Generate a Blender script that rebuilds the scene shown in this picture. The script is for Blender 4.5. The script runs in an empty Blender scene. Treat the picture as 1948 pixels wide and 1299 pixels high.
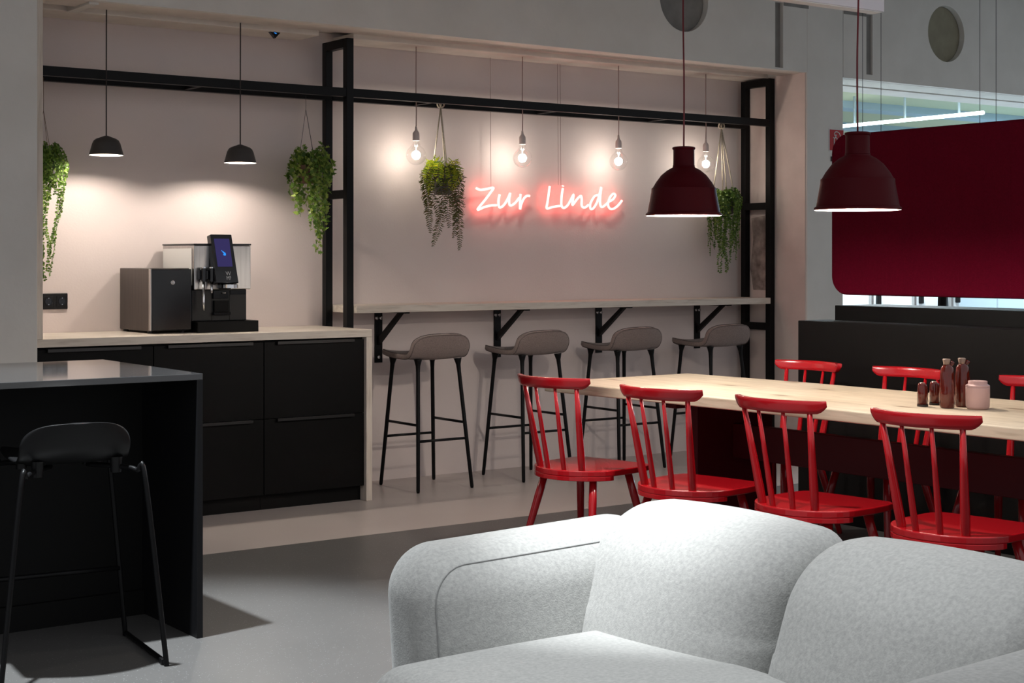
import bpy, bmesh, math, random
from mathutils import Vector, Matrix
R = math.radians
rng = random.Random(7)
sc = bpy.context.scene
C = sc.collection

# ------------------------------------------------------------------ camera
cd = bpy.data.cameras.new('camera')
cam = bpy.data.objects.new('camera', cd); C.objects.link(cam)
cam.location = (0, 0, 1.31)
cam.rotation_euler = (R(90), 0, -R(35.791))
cd.sensor_width = 36.0
cd.lens = 36.0 * 2946 / 1948
cd.shift_y = -155.5 / 1948
cd.clip_end = 100
sc.camera = cam
# ------------------------------------------------------------------ world, exposure
w = bpy.data.worlds.new('world'); sc.world = w; w.use_nodes = True
w.node_tree.nodes['Background'].inputs[0].default_value = (0.95, 0.96, 1.0, 1)
w.node_tree.nodes['Background'].inputs[1].default_value = 0.44
sc.view_settings.view_transform = 'Standard'
sc.view_settings.look = 'None'
sc.view_settings.exposure = 0.32
sc.view_settings.gamma = 1.0
sc.view_settings.use_curve_mapping = False
sc.cycles.max_bounces = 6; sc.cycles.diffuse_bounces = 3; sc.cycles.glossy_bounces = 3; sc.cycles.transmission_bounces = 3; sc.cycles.transparent_max_bounces = 6
sc.cycles.caustics_reflective = False; sc.cycles.caustics_refractive = False
# ------------------------------------------------------------------ ceiling spots of the room (out of frame above), one added as sofa fill
def spot(name, loc, target, power, size, blend, col, rad=0.04):
    l = bpy.data.lights.new(name, 'SPOT'); l.energy = power; l.spot_size = R(size); l.spot_blend = blend
    l.color = col; l.shadow_soft_size = rad
    o = bpy.data.objects.new(name, l); C.objects.link(o); o.location = loc
    d = Vector(target) - Vector(loc); o.rotation_euler = d.to_track_quat('-Z', 'Y').to_euler()
    return o
def area(name, loc, target, power, sx, sy, col):
    l = bpy.data.lights.new(name, 'AREA'); l.shape = 'RECTANGLE'; l.size = sx; l.size_y = sy
    l.energy = power; l.color = col
    o = bpy.data.objects.new(name, l); C.objects.link(o); o.location = loc
    d = Vector(target) - Vector(loc); o.rotation_euler = d.to_track_quat('-Z', 'Y').to_euler()
    return o
SPOTS = [
    ('spot_island', (1.54, 4.85, 3.15), (1.72, 4.55, 0.0), 900, 62, 0.55, (0.90, 0.96, 1.0)),
    ('spot_sofa_fill', (2.05, 2.75, 3.15), (2.25, 2.50, 0.55), 175, 52, 0.9, (0.95, 0.98, 1.0)),  # added broad fill that lifts the rest of the sofa
    ('spot_sofa_corner', (2.20, 3.05, 3.15), (2.50, 2.93, 0.68), 430, 23, 1.0, (0.95, 0.98, 1.0)),
    ('spot_chairs', (2.80, 3.55, 3.15), (4.12, 3.60, 0.50), 290, 33, 0.7, (1.0, 0.95, 0.9)),
    ('spot_chairs_end', (2.80, 4.90, 3.15), (4.12, 4.95, 0.50), 330, 33, 0.7, (1.0, 0.95, 0.9)),
]
for a in SPOTS: spot(*a)
area('office_light', (16.3, 9.8, 2.98), (16.3, 9.8, 0), 340, 3.0, 0.4, (0.42, 0.74, 1.0))
area('office_light.001', (10.2, 8.7, 2.98), (10.2, 8.7, 0), 200, 2.4, 0.4, (0.80, 0.93, 1.0))
area('office_light.002', (20.0, 14.5, 2.98), (20.0, 14.5, 0), 300, 4.0, 0.4, (0.80, 0.93, 1.0))

# ------------------------------------------------------------------ materials
MATS = {}
def mat(name, col, rough=0.5, metal=0.0, spec=0.5, var=None, vscale=20, bump=0.0, bscale=60, stretch=(1, 1, 1), coat=0.0, sheen=0.0, emit=None, estr=0, detail=4):
    m = bpy.data.materials.new(name); m.use_nodes = True
    nt = m.node_tree; N = nt.nodes; L = nt.links
    b = N['Principled BSDF']
    b.inputs['Base Color'].default_value = (*col, 1)
    b.inputs['Roughness'].default_value = rough
    b.inputs['Metallic'].default_value = metal
    b.inputs['Specular IOR Level'].default_value = spec
    b.inputs['Coat Weight'].default_value = coat
    if sheen:
        b.inputs['Sheen Weight'].default_value = sheen; b.inputs['Sheen Roughness'].default_value = 0.5
    if emit:
        b.inputs['Emission Color'].default_value = (*emit, 1); b.inputs['Emission Strength'].default_value = estr
    if var or bump:
        tc = N.new('ShaderNodeTexCoord'); mp = N.new('ShaderNodeMapping'); mp.inputs['Scale'].default_value = stretch
        L.new(tc.outputs['Object'], mp.inputs['Vector'])
    if var:
        n = N.new('ShaderNodeTexNoise'); n.inputs['Scale'].default_value = vscale; n.inputs['Detail'].default_value = detail
        L.new(mp.outputs[0], n.inputs['Vector'])
        r = N.new('ShaderNodeValToRGB'); r.color_ramp.elements[0].position = 0.32; r.color_ramp.elements[1].position = 0.68
        r.color_ramp.elements[0].color = (*var, 1); r.color_ramp.elements[1].color = (*col, 1)
        L.new(n.outputs['Fac'], r.inputs['Fac']); L.new(r.outputs['Color'], b.inputs['Base Color'])
    if bump:
        n2 = N.new('ShaderNodeTexNoise'); n2.inputs['Scale'].default_value = bscale; n2.inputs['Detail'].default_value = 3
        L.new(mp.outputs[0], n2.inputs['Vector'])
        bp = N.new('ShaderNodeBump'); bp.inputs['Strength'].default_value = bump; bp.inputs['Distance'].default_value = 0.01
        L.new(n2.outputs['Fac'], bp.inputs['Height']); L.new(bp.outputs['Normal'], b.inputs['Normal'])
    MATS[name] = m
    return m
def emitmat(name, col, strength):
    m = bpy.data.materials.new(name); m.use_nodes = True
    nt = m.node_tree; nt.nodes.remove(nt.nodes['Principled BSDF'])
    e = nt.nodes.new('ShaderNodeEmission'); e.inputs[0].default_value = (*col, 1); e.inputs[1].default_value = strength
    nt.links.new(e.outputs[0], nt.nodes['Material Output'].inputs[0]); MATS[name] = m; return m
def glassmat(name, tint=(1, 1, 1), refl=0.6):
    m = bpy.data.materials.new(name); m.use_nodes = True
    nt = m.node_tree; N = nt.nodes; L = nt.links; N.remove(N['Principled BSDF'])
    t = N.new('ShaderNodeBsdfTransparent'); t.inputs[0].default_value = (*tint, 1)
    g = N.new('ShaderNodeBsdfGlossy'); g.inputs['Roughness'].default_value = 0.04
    lw = N.new('ShaderNodeLayerWeight'); lw.inputs[0].default_value = 0.22
    ml = N.new('ShaderNodeMath'); ml.operation = 'MULTIPLY'; ml.inputs[1].default_value = refl
    mx = N.new('ShaderNodeMixShader')
    L.new(lw.outputs['Facing'], ml.inputs[0]); L.new(ml.outputs[0], mx.inputs[0]); L.new(t.outputs[0], mx.inputs[1]); L.new(g.outputs[0], mx.inputs[2])
    L.new(mx.outputs[0], N['Material Output'].inputs[0]); MATS[name] = m; return m
def woodmat(name, light, mid, dark, axis='x', knots=False, rough=0.45):
    m = bpy.data.materials.new(name); m.use_nodes = True
    nt = m.node_tree; N = nt.nodes; L = nt.links; b = N['Principled BSDF']; b.inputs['Roughness'].default_value = rough
    tc = N.new('ShaderNodeTexCoord'); mp = N.new('ShaderNodeMapping')
    mp.inputs['Scale'].default_value = {'x': (0.9, 11, 11), 'y': (11, 0.9, 11), 'z': (11, 11, 0.9)}[axis]
    L.new(tc.outputs['Object'], mp.inputs['Vector'])
    n = N.new('ShaderNodeTexNoise'); n.inputs['Scale'].default_value = 1.6; n.inputs['Detail'].default_value = 8; n.inputs['Distortion'].default_value = 1.2
    L.new(mp.outputs[0], n.inputs['Vector'])
    r = N.new('ShaderNodeValToRGB'); e = r.color_ramp.elements
    e[0].position = 0.3; e[0].color = (*mid, 1); e[1].position = 0.62; e[1].color = (*light, 1)
    L.new(n.outputs['Fac'], r.inputs['Fac'])
    out = r.outputs['Color']
    n2 = N.new('ShaderNodeTexNoise'); n2.inputs['Scale'].default_value = 7; n2.inputs['Detail'].default_value = 6
    L.new(mp.outputs[0], n2.inputs['Vector'])
    r2 = N.new('ShaderNodeValToRGB'); r2.color_ramp.elements[0].position = 0.3; r2.color_ramp.elements[1].position = 0.5
    r2.color_ramp.elements[0].color = (0.8, 0.78, 0.76, 1); r2.color_ramp.elements[1].color = (1, 1, 1, 1)
    L.new(n2.outputs['Fac'], r2.inputs['Fac'])
    mx = N.new('ShaderNodeMix'); mx.data_type = 'RGBA'; mx.blend_type = 'MULTIPLY'; mx.inputs[0].default_value = 1
    L.new(out, mx.inputs[6]); L.new(r2.outputs['Color'], mx.inputs[7]); out = mx.outputs[2]
    if knots:
        mp2 = N.new('ShaderNodeMapping'); mp2.inputs['Scale'].default_value = {'x': (1.3, 4, 4), 'y': (4, 1.3, 4), 'z': (4, 4, 1.3)}[axis]
        L.new(tc.outputs['Object'], mp2.inputs['Vector'])
        v = N.new('ShaderNodeTexVoronoi'); v.voronoi_dimensions = '2D'; v.inputs['Scale'].default_value = 1.0; L.new(mp2.outputs[0], v.inputs['Vector'])
        r3 = N.new('ShaderNodeValToRGB'); r3.color_ramp.elements[0].position = 0.02; r3.color_ramp.elements[1].position = 0.10
        r3.color_ramp.elements[0].color = (*dark, 1); r3.color_ramp.elements[1].color = (1, 1, 1, 1)
        L.new(v.outputs['Distance'], r3.inputs['Fac'])
        m2 = N.new('ShaderNodeMix'); m2.data_type = 'RGBA'; m2.blend_type = 'MULTIPLY'; m2.inputs[0].default_value = 1
        L.new(out, m2.inputs[6]); L.new(r3.outputs['Color'], m2.inputs[7]); out = m2.outputs[2]
    L.new(out, b.inputs['Base Color'])
    bp = N.new('ShaderNodeBump'); bp.inputs['Strength'].default_value = 0.08; bp.inputs['Distance'].default_value = 0.004
    L.new(n2.outputs['Fac'], bp.inputs['Height']); L.new(bp.outputs[0], b.inputs['Normal'])
    MATS[name] = m; return m
def specklemat(name, col, speck, rough=0.4, scale=55, amount=0.16, var=None):
    m = mat(name, col, rough, var=var or col, vscale=2.0, bump=0.03, bscale=240)
    nt = m.node_tree; N = nt.nodes; L = nt.links; b = N['Principled BSDF']
    tc = N.new('ShaderNodeTexCoord')
    v = N.new('ShaderNodeTexVoronoi'); v.inputs['Scale'].default_value = scale; L.new(tc.outputs['Object'], v.inputs['Vector'])
    r = N.new('ShaderNodeValToRGB'); r.color_ramp.elements[0].position = amount * 0.6; r.color_ramp.elements[1].position = amount
    r.color_ramp.elements[0].color = (1, 1, 1, 1); r.color_ramp.elements[1].color = (0, 0, 0, 1)
    L.new(v.outputs['Distance'], r.inputs['Fac'])
    wn = N.new('ShaderNodeMath'); wn.operation = 'GREATER_THAN'; wn.inputs[1].default_value = 0.72
    sp = N.new('ShaderNodeSeparateColor'); L.new(v.outputs['Color'], sp.inputs[0]); L.new(sp.outputs[0], wn.inputs[0])
    ml = N.new('ShaderNodeMath'); ml.operation = 'MULTIPLY'; L.new(wn.outputs[0], ml.inputs[0]); L.new(r.outputs['Color'], ml.inputs[1])
    mx = N.new('ShaderNodeMix'); mx.data_type = 'RGBA'
    src = b.inputs['Base Color'].links[0].from_socket
    L.new(ml.outputs[0], mx.inputs[0]); L.new(src, mx.inputs[6]); mx.inputs[7].default_value = (*speck, 1)
    L.new(mx.outputs[2], b.inputs['Base Color']); return m
def leafmat(name, cols, trans=0.25, rough=0.45):
    m = bpy.data.materials.new(name); m.use_nodes = True
    nt = m.node_tree; N = nt.nodes; L = nt.links; b = N['Principled BSDF']; b.inputs['Roughness'].default_value = rough
    g = N.new('ShaderNodeNewGeometry'); r = N.new('ShaderNodeValToRGB'); e = r.color_ramp.elements
    while len(e) < len(cols): e.new(0.5)
    for i, c in enumerate(cols): e[i].position = i / (len(cols) - 1); e[i].color = (*c, 1)
    L.new(g.outputs['Random Per Island'], r.inputs['Fac']); L.new(r.outputs['Color'], b.inputs['Base Color'])
    t = N.new('ShaderNodeBsdfTranslucent'); L.new(r.outputs['Color'], t.inputs[0])
    mx = N.new('ShaderNodeMixShader'); mx.inputs[0].default_value = trans
    L.new(b.outputs[0], mx.inputs[1]); L.new(t.outputs[0], mx.inputs[2]); L.new(mx.outputs[0], N['Material Output'].inputs[0])
    MATS[name] = m; return m

mat('pink_wall', (0.75, 0.655, 0.625), 0.6, var=(0.72, 0.625, 0.595), vscale=3, bump=0.06, bscale=90)
mat('concrete', (0.76, 0.735, 0.69), 0.8, var=(0.70, 0.675, 0.63), vscale=4, bump=0.12, bscale=35)
mat('concrete_dark', (0.27, 0.26, 0.245), 0.85, bump=0.2, bscale=40, var=(0.20, 0.19, 0.18), vscale=8)
mat('pink_paint', (0.74, 0.63, 0.585), 0.7, var=(0.66, 0.56, 0.52), vscale=6, bump=0.15, bscale=25)
mat('soffit_paint', (0.78, 0.71, 0.64), 0.7, var=(0.70, 0.63, 0.57), vscale=8, bump=0.08, bscale=40)
mat('ceiling_paint', (0.38, 0.37, 0.35), 0.8)
specklemat('floor_pink', (0.56, 0.495, 0.465), (0.66, 0.61, 0.58), 0.34, 110, 0.10, var=(0.53, 0.465, 0.44))
specklemat('floor_grey', (0.118, 0.115, 0.112), (0.34, 0.35, 0.35), 0.34, 125, 0.24, var=(0.106, 0.104, 0.101))
mat('floor_office', (0.35, 0.36, 0.37), 0.4)
mat('black_metal', (0.004, 0.004, 0.0045), 0.4, spec=0.18)
mat('black_matte', (0.004, 0.004, 0.004), 0.5, spec=0.12, bump=0.02, bscale=300)
mat('black_front', (0.003, 0.003, 0.003), 0.45, spec=0.12)
mat('black_gloss', (0.006, 0.006, 0.008), 0.12)
mat('black_plastic', (0.005, 0.005, 0.0055), 0.4, spec=0.3)
mat('black_panel', (0.0055, 0.005, 0.005), 0.6, spec=0.1, var=(0.0035, 0.003, 0.003), vscale=40, stretch=(1, 3, 30), bump=0.06, bscale=60)
mat('island_black', (0.035, 0.035, 0.036), 0.06, spec=0.7)
mat('island_side', (0.007, 0.007, 0.008), 0.45, spec=0.2)
mat('handle_grey', (0.05, 0.05, 0.05), 0.35, metal=0.8)
mat('duct_plug', (0.30, 0.28, 0.20), 0.8, var=(0.24, 0.22, 0.16), vscale=9)
mat('logo_grey', (0.55, 0.55, 0.56), 0.4)
mat('island_inside', (0.004, 0.004, 0.004), 0.6, spec=0.2)
mat('steel', (0.55, 0.54, 0.53), 0.32, metal=1.0, var=(0.45, 0.44, 0.43), vscale=6, stretch=(30, 30, 0.6))
mat('steel_dark', (0.12, 0.105, 0.098), 0.38, metal=0.9, var=(0.09, 0.08, 0.075), vscale=5, stretch=(20, 20, 0.5))
mat('white_plastic', (0.72, 0.71, 0.69), 0.4)
mat('chrome', (0.75, 0.75, 0.76), 0.15, metal=1.0)
mat('red_lacquer', (0.39, 0.004, 0.009), 0.26, coat=0.35)
mat('bordeaux', (0.06, 0.002, 0.005), 0.4, spec=0.25)
mat('bordeaux_lamp', (0.060, 0.002, 0.005), 0.5, spec=0.10)
mat('bordeaux_felt', (0.105, 0.001, 0.012), 1.0, spec=0.1, var=(0.085, 0.0008, 0.009), vscale=160, bump=0.25, bscale=300)
mat('lamp_white', (0.85, 0.84, 0.82), 0.6)
mat('lamp_grey', (0.055, 0.050, 0.048), 0.5)
mat('cord_red', (0.13, 0.004, 0.010), 0.6)
mat('cord_dark', (0.03, 0.022, 0.02), 0.7)
mat('cord_rose', (0.33, 0.22, 0.20), 0.7)
mat('socket_rose', (0.66, 0.56, 0.53), 0.5)
mat('rope', (0.58, 0.51, 0.40), 0.9, var=(0.45, 0.39, 0.30), vscale=90, bump=0.3, bscale=200)
mat('twine', (0.22, 0.14, 0.09), 0.9)
mat('wire', (0.05, 0.05, 0.05), 0.4, metal=0.6)
mat('stool_fabric', (0.30, 0.235, 0.215), 1.0, spec=0.1, var=(0.20, 0.155, 0.14), vscale=120, stretch=(1, 1, 4), bump=0.35, bscale=260, sheen=0.2)
mat('piping', (0.115, 0.09, 0.082), 0.9)
mat('felt_grey', (0.43, 0.435, 0.42), 1.0, spec=0.1, var=(0.335, 0.34, 0.33), vscale=110, bump=0.16, bscale=260, sheen=0.25, detail=8)
mat('felt_seam', (0.26, 0.265, 0.26), 1.0)
mat('pot_dark', (0.06, 0.05, 0.05), 0.6)
mat('pot_brown', (0.16, 0.08, 0.05), 0.7)
mat('pot_grey', (0.20, 0.175, 0.165), 0.6, var=(0.12, 0.10, 0.095), vscale=20)
mat('soil', (0.03, 0.02, 0.015), 0.95)
mat('amber_glass', (0.10, 0.010, 0.005), 0.10, coat=0.3)
mat('bottle_cap', (0.32, 0.22, 0.17), 0.35)
mat('rose_ceramic', (0.58, 0.37, 0.345), 0.45)
mat('sign_red', (0.42, 0.006, 0.015), 0.5)
mat('sign_white', (0.68, 0.68, 0.68), 0.5)
mat('lilac_white', (0.80, 0.77, 0.82), 0.5)
mat('office_yellow', (0.60, 0.60, 0.40), 0.8)
mat('office_white', (0.82, 0.84, 0.85), 0.45)
mat('office_beam', (0.45, 0.55, 0.60), 0.7)
mat('office_blue', (0.10, 0.14, 0.25), 0.5)
mat('acrylic_back', (0.5, 0.1, 0.1), 0.3)
mat('stain', (0.16, 0.13, 0.12), 0.8, var=(0.5, 0.42, 0.38), vscale=14, detail=9)
mat('reveal_cream', (0.56, 0.49, 0.42), 0.7, var=(0.50, 0.43, 0.37), vscale=5)
woodmat('ash_x', (0.74, 0.665, 0.58), (0.64, 0.565, 0.48), (0.3, 0.25, 0.2), 'x')
woodmat('ash_z', (0.74, 0.665, 0.58), (0.64, 0.565, 0.48), (0.3, 0.25, 0.2), 'z')
woodmat('oak_y', (0.60, 0.50, 0.375), (0.48, 0.385, 0.275), (0.34, 0.24, 0.16), 'y', knots=True)
leafmat('leaf_pearl', [(0.05, 0.12, 0.012), (0.14, 0.26, 0.03), (0.24, 0.36, 0.06)])
leafmat('leaf_ivy', [(0.05, 0.12, 0.015), (0.16, 0.28, 0.035), (0.34, 0.42, 0.08)])
leafmat('leaf_fern', [(0.035, 0.045, 0.008), (0.11, 0.125, 0.014), (0.15, 0.085, 0.025)], 0.2)
leafmat('leaf_fern_fresh', [(0.06, 0.18, 0.01), (0.36, 0.46, 0.02), (0.60, 0.58, 0.03)], 0.4)
leafmat('leaf_round', [(0.03, 0.08, 0.01), (0.10, 0.20, 0.02), (0.20, 0.30, 0.05)])
glassmat('bulb_glass')
emitmat('filament', (1.0, 0.90, 0.78), 76)
emitmat('pendant_bulb', (1.0, 0.89, 0.78), 860)
emitmat('small_bulb', (1.0, 0.89, 0.78), 560)
emitmat('neon', (1.0, 0.135, 0.115), 7.4)
emitmat('screen_blue', (0.055, 0.045, 0.16), 0.55)
emitmat('icon_blue', (0.03, 0.30, 1.0), 0.9)
emitmat('tube_white', (0.75, 0.93, 1.0), 6.0)

# ------------------------------------------------------------------ helpers
def props(o, label=None, cat=None, group=None, kind=None):
    if label: o['label'] = label
    if cat: o['category'] = cat
    if group: o['group'] = group
    if kind: o['kind'] = kind
    return o
def empty(name, loc, label, cat, rz=0, group=None):
    o = bpy.data.objects.new(name, None); C.objects.link(o); o.location = loc; o.rotation_euler = (0, 0, rz)
    o.empty_display_size = 0.1
    return props(o, label, cat, group)
class MB:
    def __init__(s): s.v = []; s.f = []; s.mi = []; s.cur = 0
    def add(s, vs, fs):
        n = len(s.v); s.v += [tuple(p) for p in vs]
        for f in fs: s.f.append(tuple(i + n for i in f)); s.mi.append(s.cur)
        return s
    def box(s, x0, x1, y0, y1, z0, z1):
        return s.add([(x0, y0, z0), (x1, y0, z0), (x1, y1, z0), (x0, y1, z0), (x0, y0, z1), (x1, y0, z1), (x1, y1, z1), (x0, y1, z1)],
                     [(0, 3, 2, 1), (4, 5, 6, 7), (0, 1, 5, 4), (1, 2, 6, 5), (2, 3, 7, 6), (3, 0, 4, 7)])
    def prism(s, poly, a, b, axis='z'):
        P = {'z': lambda u, v, t: (u, v, t), 'y': lambda u, v, t: (u, t, v), 'x': lambda u, v, t: (t, u, v)}[axis]
        n = len(poly); vs = [P(u, v, a) for u, v in poly] + [P(u, v, b) for u, v in poly]
        fs = [tuple(range(n - 1, -1, -1)), tuple(range(n, 2 * n))] + [(i, (i + 1) % n, n + (i + 1) % n, n + i) for i in range(n)]
        return s.add(vs, fs)
    def tube(s, pts, r, n=8, caps=True):
        pts = [Vector(p) for p in pts]; m = len(pts); rr = r if isinstance(r, (list, tuple)) else [r] * m
        t0 = (pts[1] - pts[0]).normalized()
        a = t0.orthogonal().normalized(); vs = []; fs = []
        for i, p in enumerate(pts):
            t = (pts[min(i + 1, m - 1)] - pts[max(i - 1, 0)])
            t = t.normalized() if t.length > 1e-9 else t0
            a = (a - t * a.dot(t)); a = a.normalized() if a.length > 1e-6 else t.orthogonal().normalized()
            b = t.cross(a)
            for k in range(n):
                q = 2 * math.pi * k / n; vs.append(p + (a * math.cos(q) + b * math.sin(q)) * rr[i])
        for i in range(m - 1):
            for k in range(n):
                k2 = (k + 1) % n; fs.append((i * n + k, i * n + k2, (i + 1) * n + k2, (i + 1) * n + k))
        if caps: fs += [tuple(range(n - 1, -1, -1)), tuple((m - 1) * n + k for k in range(n))]
        return s.add(vs, fs)
    def lathe(s, prof, n=40, c=(0, 0, 0), caps=True):
        vs = []; fs = []; m = len(prof)
        for r, z in prof:
            for k in range(n):
                q = 2 * math.pi * k / n; vs.append((c[0] + r * math.cos(q), c[1] + r * math.sin(q), c[2] + z))
        for i in range(m - 1):
            for k in range(n):
                k2 = (k + 1) % n; fs.append((i * n + k, i * n + k2, (i + 1) * n + k2, (i + 1) * n + k))
        if caps:
            if prof[0][0] > 1e-6: fs.append(tuple(range(n - 1, -1, -1)))
            if prof[-1][0] > 1e-6: fs.append(tuple((m - 1) * n + k for k in range(n)))
        return s.add(vs, fs)
    def sphere(s, c, r, nu=20, nv=12):
        return s.lathe([(max(1e-5, r * math.sin(math.pi * i / nv)), -r * math.cos(math.pi * i / nv)) for i in range(nv + 1)], nu, c, caps=False)
    def grid(s, fn, nu, nv, closed_u=False):
        vs = [fn(i / nu, j / nv) for j in range(nv + 1) for i in range(nu + (0 if closed_u else 1))]
        w_ = nu if closed_u else nu + 1; fs = []
        for j in range(nv):
            for i in range(nu):
                i2 = (i + 1) % w_; fs.append((j * w_ + i, j * w_ + i2, (j + 1) * w_ + i2, (j + 1) * w_ + i))
        return s.add(vs, fs)
    def build(s, name, m, parent=None, smooth=False, bevel=0, seg=2, loc=None, rot=None, auto=None):
        me = bpy.data.meshes.new(name); me.from_pydata(s.v, [], s.f)
        for mm in (m if isinstance(m, (list, tuple)) else [m]): me.materials.append(MATS[mm])
        if any(s.mi): me.polygons.foreach_set('material_index', s.mi)
        me.update()
        bm = bmesh.new(); bm.from_mesh(me); bmesh.ops.recalc_face_normals(bm, faces=bm.faces)
        if auto is not None:
            for e in bm.edges:
                if len(e.link_faces) == 2 and e.calc_face_angle(0) > R(auto): e.smooth = False
            smooth = True
        bm.to_mesh(me); bm.free()
        if smooth: me.polygons.foreach_set('use_smooth', [True] * len(me.polygons))
        o = bpy.data.objects.new(name, me); C.objects.link(o)
        if parent: o.parent = parent
        if loc: o.location = loc
        if rot: o.rotation_euler = rot
        if bevel:
            b = o.modifiers.new('bevel', 'BEVEL'); b.width = bevel; b.segments = seg; b.limit_method = 'ANGLE'; b.angle_limit = R(40)
            b.harden_normals = False
        return o
def copy_tree(o, parent=None):
    c = o.copy(); C.objects.link(c); c.parent = parent
    for ch in list(o.children): copy_tree(ch, c)
    return c
def struct(o): o['kind'] = 'structure'; return o
def bez(pts, n=8):
    """Catmull-Rom through the points."""
    P = [Vector(p) for p in pts]; out = []
    for i in range(len(P) - 1):
        p0 = P[max(i - 1, 0)]; p1 = P[i]; p2 = P[i + 1]; p3 = P[min(i + 2, len(P) - 1)]
        for k in range(n):
            t = k / n
            out.append(0.5 * ((2 * p1) + (p2 - p0) * t + (2 * p0 - 5 * p1 + 4 * p2 - p3) * t * t + (3 * p1 - p0 - 3 * p2 + p3) * t ** 3))
    out.append(P[-1]); return out
def puff(ex, size, n=22, ez=None):
    """Rounded cushion block: a superquadric box with its surface evenly gridded. size = half extents."""
    mb = MB(); ez = ez or ex
    def P(v):
        x, y, z = v
        nrm = ((abs(x) ** ex + abs(y) ** ex) ** (ez / ex) + abs(z) ** ez) ** (1 / ez)
        return (x / nrm * size[0], y / nrm * size[1], z / nrm * size[2])
    def T(a): return math.tan(a * math.pi / 4)
    for ax in range(3):
        for sg in (-1, 1):
            def fn(u, v):
                a, b = T(2 * u - 1), T(2 * v - 1); p = [0, 0, 0]; p[ax] = sg; p[(ax + 1) % 3] = a; p[(ax + 2) % 3] = b
                return P(p)
            mb.grid(fn, n, n)
    return mb
def weld(o, d=1e-5):
    bm = bmesh.new(); bm.from_mesh(o.data); bmesh.ops.remove_doubles(bm, verts=bm.verts, dist=d)
    bmesh.ops.recalc_face_normals(bm, faces=bm.faces); bm.to_mesh(o.data); bm.free()
    o.data.polygons.foreach_set('use_smooth', [True] * len(o.data.polygons)); return o

YW = 7.92      # back wall of the niche
YL = 7.30      # front plane of lintel and columns
ZL = 2.572     # underside of the lintel
ZC = 3.30      # room ceiling
# ------------------------------------------------------------------ setting
YB = 6.38
struct(MB().box(-4, 9, -3, YB, -0.05, 0).build('floor', 'floor_grey'))
struct(MB().box(-4, 8.07, YB, YW + 0.1, -0.05, 0).build('floor_niche', 'floor_pink'))
struct(MB().box(8.07, 24, YB, 24, -0.05, 0).box(9, 24, -3, YB, -0.05, 0).build('floor_office', 'floor_office'))
struct(MB().box(1.2, 7.9, YW, YW + 0.12, 0, 2.625).build('wall_back', 'pink_wall'))
struct(MB().box(-4, 16, 4.0, YL, ZC, ZC + 0.1).build('ceiling', 'ceiling_paint'))
# lintel with round duct openings and a plastered cable groove
def wall_with_holes(x0, x1, z0, z1, holes, slots, y0, y1, name, m):
    bm = bmesh.new()
    def ring(pts, y): return [bm.verts.new((x, y, z)) for x, z in pts]
    loops = [[(x0, z0), (x1, z0), (x1, z1), (x0, z1)]]
    loops += [[(cx + r * math.cos(a), cz + r * math.sin(a)) for a in [2 * math.pi * k / 40 for k in range(40)]] for cx, cz, r in holes]
    loops += [[(a, c), (b, c), (b, d), (a, d)] for a, b, c, d in slots]
    for lp in loops:
        vs = ring(lp, y0)
        for i in range(len(vs)): bm.edges.new((vs[i], vs[(i + 1) % len(vs)]))
    bmesh.ops.triangle_fill(bm, edges=bm.edges[:], use_beauty=True)
    ext = bmesh.ops.extrude_face_region(bm, geom=bm.faces[:])
    bmesh.ops.translate(bm, verts=[g for g in ext['geom'] if isinstance(g, bmesh.types.BMVert)], vec=(0, y1 - y0, 0))
    bmesh.ops.recalc_face_normals(bm, faces=bm.faces)
    me = bpy.data.meshes.new(name); bm.to_mesh(me); bm.free(); me.materials.append(MATS[m])
    o = bpy.data.objects.new(name, me); C.objects.link(o); return struct(o)
wall_with_holes(-4, 7.712, ZL, ZC, [(6.605, 2.955, 0.205)], [(7.412, 7.486, 2.585, 3.02)], YL, YL + 0.045, 'wall_lintel', 'concrete')
struct(MB().box(-4, 7.712, YL + 0.045, YL + 0.24, ZL, ZL + 0.03).build('trim_1', 'soffit_paint', bevel=0.004))
struct(MB().box(-4, 7.712, YL + 0.06, YL + 0.10, ZL + 0.03, ZC).build('wall_lintel_core', 'concrete'))
struct(MB().box(7.412, 7.486, YL + 0.03, YL + 0.06, ZL + 0.005, 3.02).build('trim_2', 'concrete_dark'))
for i, q in enumerate(((8.305, 8.368, 2.60, 3.02),)):
    struct(MB().box(q[0], q[1], YL + 0.018, YL + 0.050, q[2], q[3]).build('trim_%d' % (30 + i), 'concrete_dark'))
for i, q in enumerate(((7.49, 7.727, 3.000, 3.022), (8.075, 8.30, 3.000, 3.022))):
    struct(MB().box(q[0], q[1], YL - 0.003, YL - 0.0005, q[2], q[3]).build('trim_%d' % (40 + i), 'concrete_dark'))  # flat dark strips on the face; a groove's shade put into their colour
# niche ceiling: two long boards with a shadow gap
struct(MB().box(1.2, 7.72, YL + 0.24, YW + 0.12, ZL + 0.055, ZL + 0.09).build('ceiling_niche', 'soffit_paint'))
struct(MB().box(1.2, 4.20, YW - 0.25, YW, 2.565, 2.60).build('trim_3', 'soffit_paint', bevel=0.006))
struct(MB().box(4.42, 7.72, YW - 0.25, YW, 2.565, 2.60).build('trim_4', 'soffit_paint', bevel=0.006))
struct(MB().box(2.75, 2.80, YL + 0.05, YW - 0.26, ZL - 0.012, ZL + 0.05).build('trim_5', 'concrete', bevel=0.004))
# columns
struct(MB().box(1.2, 2.445, 7.20, YW, 0, ZC).build('column_left', 'concrete', bevel=0.004))
struct(MB().box(7.713, 8.07, YL, YW + 0.1, 0, ZC).build('column_right', 'concrete', bevel=0.008))
struct(MB().box(7.707, 7.7125, YL + 0.012, YW, 0.0, ZL).build('wall_reveal', 'pink_paint'))
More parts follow.
